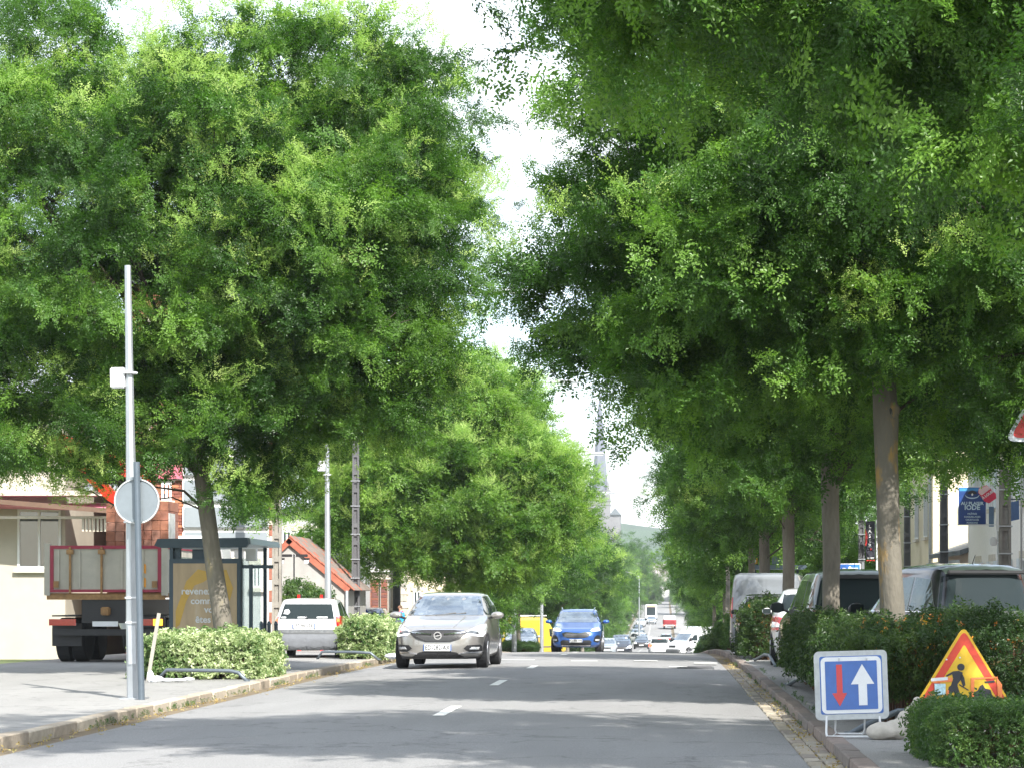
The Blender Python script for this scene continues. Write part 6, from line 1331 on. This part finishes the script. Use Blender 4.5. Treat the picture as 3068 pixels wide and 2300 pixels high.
for k, ch in enumerate('LASER'): text(ch, .135, M_whitep, pn, (q(2606), -.026, qz(1576 + 14.2 * k)), (R(90), 0, 0), bold=.003)
flat('red_dot', [(q(2609) + .03 * math.cos(R(a)), qz(1644) + .03 * math.sin(R(a))) for a in range(0, 360, 30)], -.028, -.02, M_sred, pn); text('OUEST', .065, M_whitep, pn, (q(2608), -.026, qz(1670.5)), bold=.002); bx('red_line', M_sred, pn, q(2595), q(2621), -.024, -.02, qz(1679), qz(1676))
for k in (0, 1): bx('cabinet', mat('beige cabinet', (.42, .37, .28), .7), thing('wall_cabinet', ['upper beige electricity cabinet beside the ladder pole', 'lower beige electricity cabinet beside the ladder pole'][k], 'cabinet', (wx(3048, 50), 50, PAVE + .3 + .62 * (1 - k)), 0, 'electricity cabinets'), -.14, .14, -.1, .1, 0, .58, .01)

# ------------------------------------------------------------------ far end: church, houses, hill
M_ch = mat('church stone', (.17, .165, .17), .9, var=.15, scale=.3)
D = 1150.0; t = thing('church', 'grey stone church tower with a pointed spire at the end of the avenue', 'church', (wx(1797, D), D, 0), 0); q = lambda px: wx(px, D) - t.location.x; qz = lambda py: wz(py, D)
MB().box(q(1765), q(1828), 0, 9.5, -20, qz(1470)).build('tower', M_ch, t); sp = []
xc_ = (q(1765) + q(1828)) / 2
def ring(r_, z_): return [(xc_ + r_ * math.cos(PI / 8 + PI / 4 * k), 4.8 + r_ * math.sin(PI / 8 + PI / 4 * k), z_) for k in range(8)]
v = ring(4.1, qz(1470)) + ring(1.3, qz(1250)) + ring(.1, qz(1160)); f = [(a + k, a + (k + 1) % 8, a + 8 + (k + 1) % 8, a + 8 + k) for a in (0, 8) for k in range(8)]
MB().add(v, f).build('spire', mat('slate spire', (.12, .13, .16), .7, var=.15, scale=.5), t)
for px in (1767, 1822):
    v = [(q(px) + a, b, z_) for z_, r_ in ((qz(1470), .8), (qz(1430), .05)) for a, b in ((-r_, -r_ + .8), (r_, -r_ + .8), (r_, r_ + .8), (-r_, r_ + .8))]
    MB().add(v, [(k, (k + 1) % 4, 4 + (k + 1) % 4, 4 + k) for k in range(4)]).build('pinnacle', M_ch, t)
for px in (1783, 1808):
    flat('belfry_window', [(q(px) - .55, qz(1490)), (q(px) + .55, qz(1490)), (q(px) + .55, qz(1475)), (q(px), qz(1466) + 0), (q(px) - .55, qz(1475))], -.1, .05, M_black, t)
for py in (1470, 1500, 1512): bx('string_course', M_ch, t, q(1763), q(1830), -.3, 9.8, qz(py), qz(py - 2))
MB().box(q(1828), q(1858), 2, 25, -20, qz(1540)).build('nave', M_ch, t); MB().prism([(q(1826), qz(1540)), (q(1860), qz(1540)), (q(1843), qz(1520))], 1, 26).build('nave_roof', M_slate, t)
# houses across the end of the road
for i, (x0, x1, y0, e_, r_) in enumerate(((-13, 1.5, 705, 5, 10.5), (3, 16, 690, 4.5, 9), (-30, -15, 700, 5, 9), (18, 34, 700, 5, 9))):
    t = building('house', ['far house with a big pale grey roof where the road bends', 'far cream house right of the bend', 'far house left of the bend behind trees', 'far house at the right end behind trees'][i], x0, x1, y0, y0 + 12, e_, r_, M_cream if i else M_white_r, mat('sun bleached roof', (.32, .28, .27), .8, var=.15, scale=1), 'x')
    for k in range(4): window(t, -(x1 - x0) / 2 + 1.5 + k * 3.2, -(x1 - x0) / 2 + 2.8 + k * 3.2, 1.5, 3.2, 0)
# wooded hill
hv = []; hf = []; nx = 60
for j, (y, h_) in enumerate(((1500, -6), (1650, 25), (1850, 46), (2150, 58), (2600, 50))):
    for i in range(nx + 1):
        x = -1400 + 2800 * i / nx; hv.append((x * .66, y, h_ + 9 * math.sin(x * .006 + j) + 5 * math.sin(x * .017 + j * 2)))
for j in range(4):
    for i in range(nx): a = j * (nx + 1) + i; hf.append((a, a + 1, a + nx + 2, a + nx + 1))
tag(raw('hill', hv, hf, mat('wooded hill', (.04, .075, .03), .95, var=.4, scale=.03, bump=1, bscale=.2), None, True), kind='structure')
# more trees behind the houses on both sides and at the end of the road
for i, (x, D, h_, rr_, lb) in enumerate(((-17.5, 112, 11, 4.5, 'dark garden tree behind the white zinc roofed house'), (-11.6, 128, 8, 3.2, 'garden tree behind the thin pagoda tree'), (-12.5, 178, 10, 4.5, 'bushy tree left of the yellow van'), (-13, 215, 8, 4, 'leafy tree far left above the queue'),
        (-9, 250, 11, 5, 'tall tree left of the tall clipped hedge'), (-16, 600, 14, 8, 'broad tree at the far bend on the left'), (9, 610, 14, 8, 'broad tree at the far bend on the right'), (-5.5, 655, 9, 5, 'small tree in front of the far pale roof'),
        (-24, 540, 15, 9, 'tall tree left of the far bus'), (13, 520, 15, 8, 'tall tree right of the far lorry'), (-8.8, 520, 17, 5.5, 'big dark tree closing the view on the left below the church'), (-9.6, 430, 15, 4.6, 'big tree above the clipped hedges of the left slope'), (6.2, 540, 15, 5, 'big dark tree closing the view on the right'), (-7.6, 655, 17, 6, 'farthest big tree left of the pale roof'), (6.5, 650, 15, 6, 'farthest big tree right of the pale roof'), (6.4, 100, 8, 2.8, 'sunlit tree behind the far bus shelter'), (6.2, 122, 8, 3, 'bright green tree behind the slim trunks on the right'), (6.5, 148, 9, 3.4, 'leafy tree right of the white van in the dip'))):
    tree('garden_tree', lb, x, D, [(0, 0, h_ * .6, rr_, rr_, h_ * .4), (0, -.3, h_ * .3, rr_ * .8, rr_ * .8, h_ * .25)], 70, 14, 120 + i, 'trees behind the houses', r=(.17, .1), top=h_ * .4, gr=cC if i in (15, 16, 17, 7) else (cB if i % 2 else cA), scale=2.2 if D < 400 else 4, csize=1.3 if D < 400 else 2.4, nb=0, n=7)
t = thing('pine_tree', 'tall thin pine behind the white house roof', 'tree', (wx(868, 150), 150, g(150)), 0)
trunk_mesh('trunk', [(0, 0, 0), (.2, 0, 5), (.1, 0, 12)], [.25, .2, .1], t, M_twig)
pts, ro, sc, ix, tips = crown_points([(0, 0, 10, 3, 3, 2.5), (-1.2, 0, 7.4, 1.6, 1.6, .8), (1.5, 0, 8, 1.3, 1.3, .7)], 26, 8, 5, csize=1.0, scale=1.8); grow('crown', pts, ro, sc, ix, cB, t); branches(t, lambda z_: (.1, 0), tips, random.Random(3), 14, .06, (6, 11), M_twig)

# ------------------------------------------------------------------ people
M_skin = mat('skin', (.5, .27, .18), .6, var=.05); M_hair_g = mat('grey hair', (.5, .5, .5), .8); M_navy_c = mat('navy shirt', (.02, .04, .2), .85); M_trous = mat('dark trousers', (.04, .04, .05), .9)
def person(label, loc, rz, H, shirt, hair, trousers, arms=((.24, .05, .9), (-.24, .05, .9)), bend=0, hat=None, skin=None):
    t = thing('person', label, 'person', loc, rz); k = H / 1.75
    J = {'pel': (0, 0, .95, .13), 'wst': (0, bend * .1, 1.1, .115), 'chs': (0, bend * .3, 1.33, .14), 'nck': (0, bend * .42, 1.5, .055), 'hd0': (0, bend * .47 + .01, 1.57, .075), 'hd1': (0, bend * .5 + .02, 1.66, .095), 'hd2': (0, bend * .52 + .01, 1.73, .07),
         'sl': (-.19, bend * .34, 1.42, .062), 'el': (-.25, bend * .4 + .02, 1.15, .045), 'wl': (arms[1][0], bend * .5 + arms[1][1], arms[1][2], .032), 'hl': (arms[1][0], bend * .5 + arms[1][1] + .03, arms[1][2] - .1, .035),
         'sr': (.19, bend * .34, 1.42, .062), 'er': (.25, bend * .4 + .02, 1.15, .045), 'wr': (arms[0][0], bend * .5 + arms[0][1], arms[0][2], .032), 'hr': (arms[0][0], bend * .5 + arms[0][1] + .03, arms[0][2] - .1, .035),
         'hpl': (-.1, 0, .88, .095), 'kl': (-.12, .03, .5, .06), 'al': (-.12, -.02, .1, .042), 'fl': (-.13, .14, .04, .035), 'hpr': (.1, 0, .88, .095), 'kr': (.12, .03, .5, .06), 'ar': (.12, -.02, .1, .042), 'fr': (.13, .14, .04, .035)}
    E = [('pel', 'wst'), ('wst', 'chs'), ('chs', 'nck'), ('nck', 'hd0'), ('hd0', 'hd1'), ('hd1', 'hd2'), ('chs', 'sl'), ('sl', 'el'), ('el', 'wl'), ('wl', 'hl'), ('chs', 'sr'), ('sr', 'er'), ('er', 'wr'), ('wr', 'hr'), ('pel', 'hpl'), ('hpl', 'kl'), ('kl', 'al'), ('al', 'fl'), ('pel', 'hpr'), ('hpr', 'kr'), ('kr', 'ar'), ('ar', 'fr')]
    ks = list(J); me = bpy.data.meshes.new('body'); me.from_pydata([(J[a][0] * k, J[a][1] * k, J[a][2] * k) for a in ks], [(ks.index(a), ks.index(b)) for a, b in E], [])
    o = bpy.data.objects.new('body', me); col.objects.link(o)
    m = o.modifiers.new('skin', 'SKIN'); o.modifiers.new('sub', 'SUBSURF').levels = 1
    for i, a in enumerate(ks): me.skin_vertices[0].data[i].radius = (J[a][3] * k,) * 2
    me.skin_vertices[0].data[0].use_root = True
    dg = bpy.context.evaluated_depsgraph_get(); me2 = bpy.data.meshes.new_from_object(o.evaluated_get(dg)); bpy.data.objects.remove(o)
    o = bpy.data.objects.new('body', me2); col.objects.link(o); o.parent = t; me2.materials.clear()
    for mm in (trousers, shirt, skin or M_skin, hair): me2.materials.append(mm)
    for p in me2.polygons:
        c_ = p.center / k; p.use_smooth = True
        head = c_.z > 1.5
        p.material_index = 0 if c_.z < .97 else (1 if not head else 2)
        if abs(c_.x) > .17 and c_.z < 1.16 and c_.z > .7: p.material_index = 2
        if head and (c_.z > 1.7 or (c_.y < bend * .5 - .01 and c_.z > 1.6)): p.material_index = 3
    nose = MB().add([(-.015 * k, (bend * .5 + .1) * k, 1.63 * k), (.015 * k, (bend * .5 + .1) * k, 1.63 * k), (0, (bend * .5 + .135) * k, 1.625 * k), (0, (bend * .5 + .1) * k, 1.67 * k)], [(0, 1, 2), (0, 2, 3), (1, 3, 2)]).build('nose', M_skin, t)
    if hat:
        bm = bmesh.new(); bmesh.ops.create_uvsphere(bm, u_segments=14, v_segments=8, radius=.11 * k); bmesh.ops.delete(bm, geom=[v for v in bm.verts if v.co.z < -.01], context='VERTS')
        for v in bm.verts: v.co += Vector((0, (bend * .5 + .015) * k, 1.68 * k))
        bm.verts.index_update(); MB().add([v.co.copy() for v in bm.verts], [[v.index for v in f.verts] for f in bm.faces]).build('hat', hat, t, True); bm.free()
    return t
D = 89; person('person with white hair and navy shirt seen from behind, standing at the dark car', (wx(1082, D), D, g(D) + PAVE - .02), 0, 1.8, M_navy_c, M_hair_g, M_trous)
D = 72; person('person in a bright blue jacket with a red scarf beside the round-topped board', (wx(1204, D), D, g(D) + PAVE), R(70), 1.32, mat('bright blue jacket', (.02, .3, .6), .8), mat('brown hair', (.08, .05, .03), .8), M_trous, bend=.1)
t = bpy.data.objects[[o.name for o in bpy.data.objects if o.name.startswith('person')][-1]]
MB().tube([(0, .03, 1.02), (0, .03, 1.13)], [.085, .06], 10).build('scarf', M_sred, t, True)
D = 70; person('small person in a white shirt between the brown pole and the white hatchback', (wx(851, D), D, g(D) + PAVE), PI, 1.05, mat('white shirt', (.65, .65, .68), .8), mat('red cap cloth', (.5, .06, .05), .8), M_trous)
# ------------------------------------------------------------------ haze
hz = MB().box(-960, 960, -80, 2800, -14, 130).build('haze', bpy.data.materials.new('haze air'))
hm = hz.data.materials[0]; hm.use_nodes = True; hn = hm.node_tree.nodes; hn.remove(hn['Principled BSDF'])
pv = hn.new('ShaderNodeVolumePrincipled'); pv.inputs['Color'].default_value = (.9, .95, 1, 1); pv.inputs['Density'].default_value = .00022; pv.inputs['Anisotropy'].default_value = .35
hm.node_tree.links.new(pv.outputs[0], hn['Material Output'].inputs['Volume']); hz['kind'] = 'stuff'
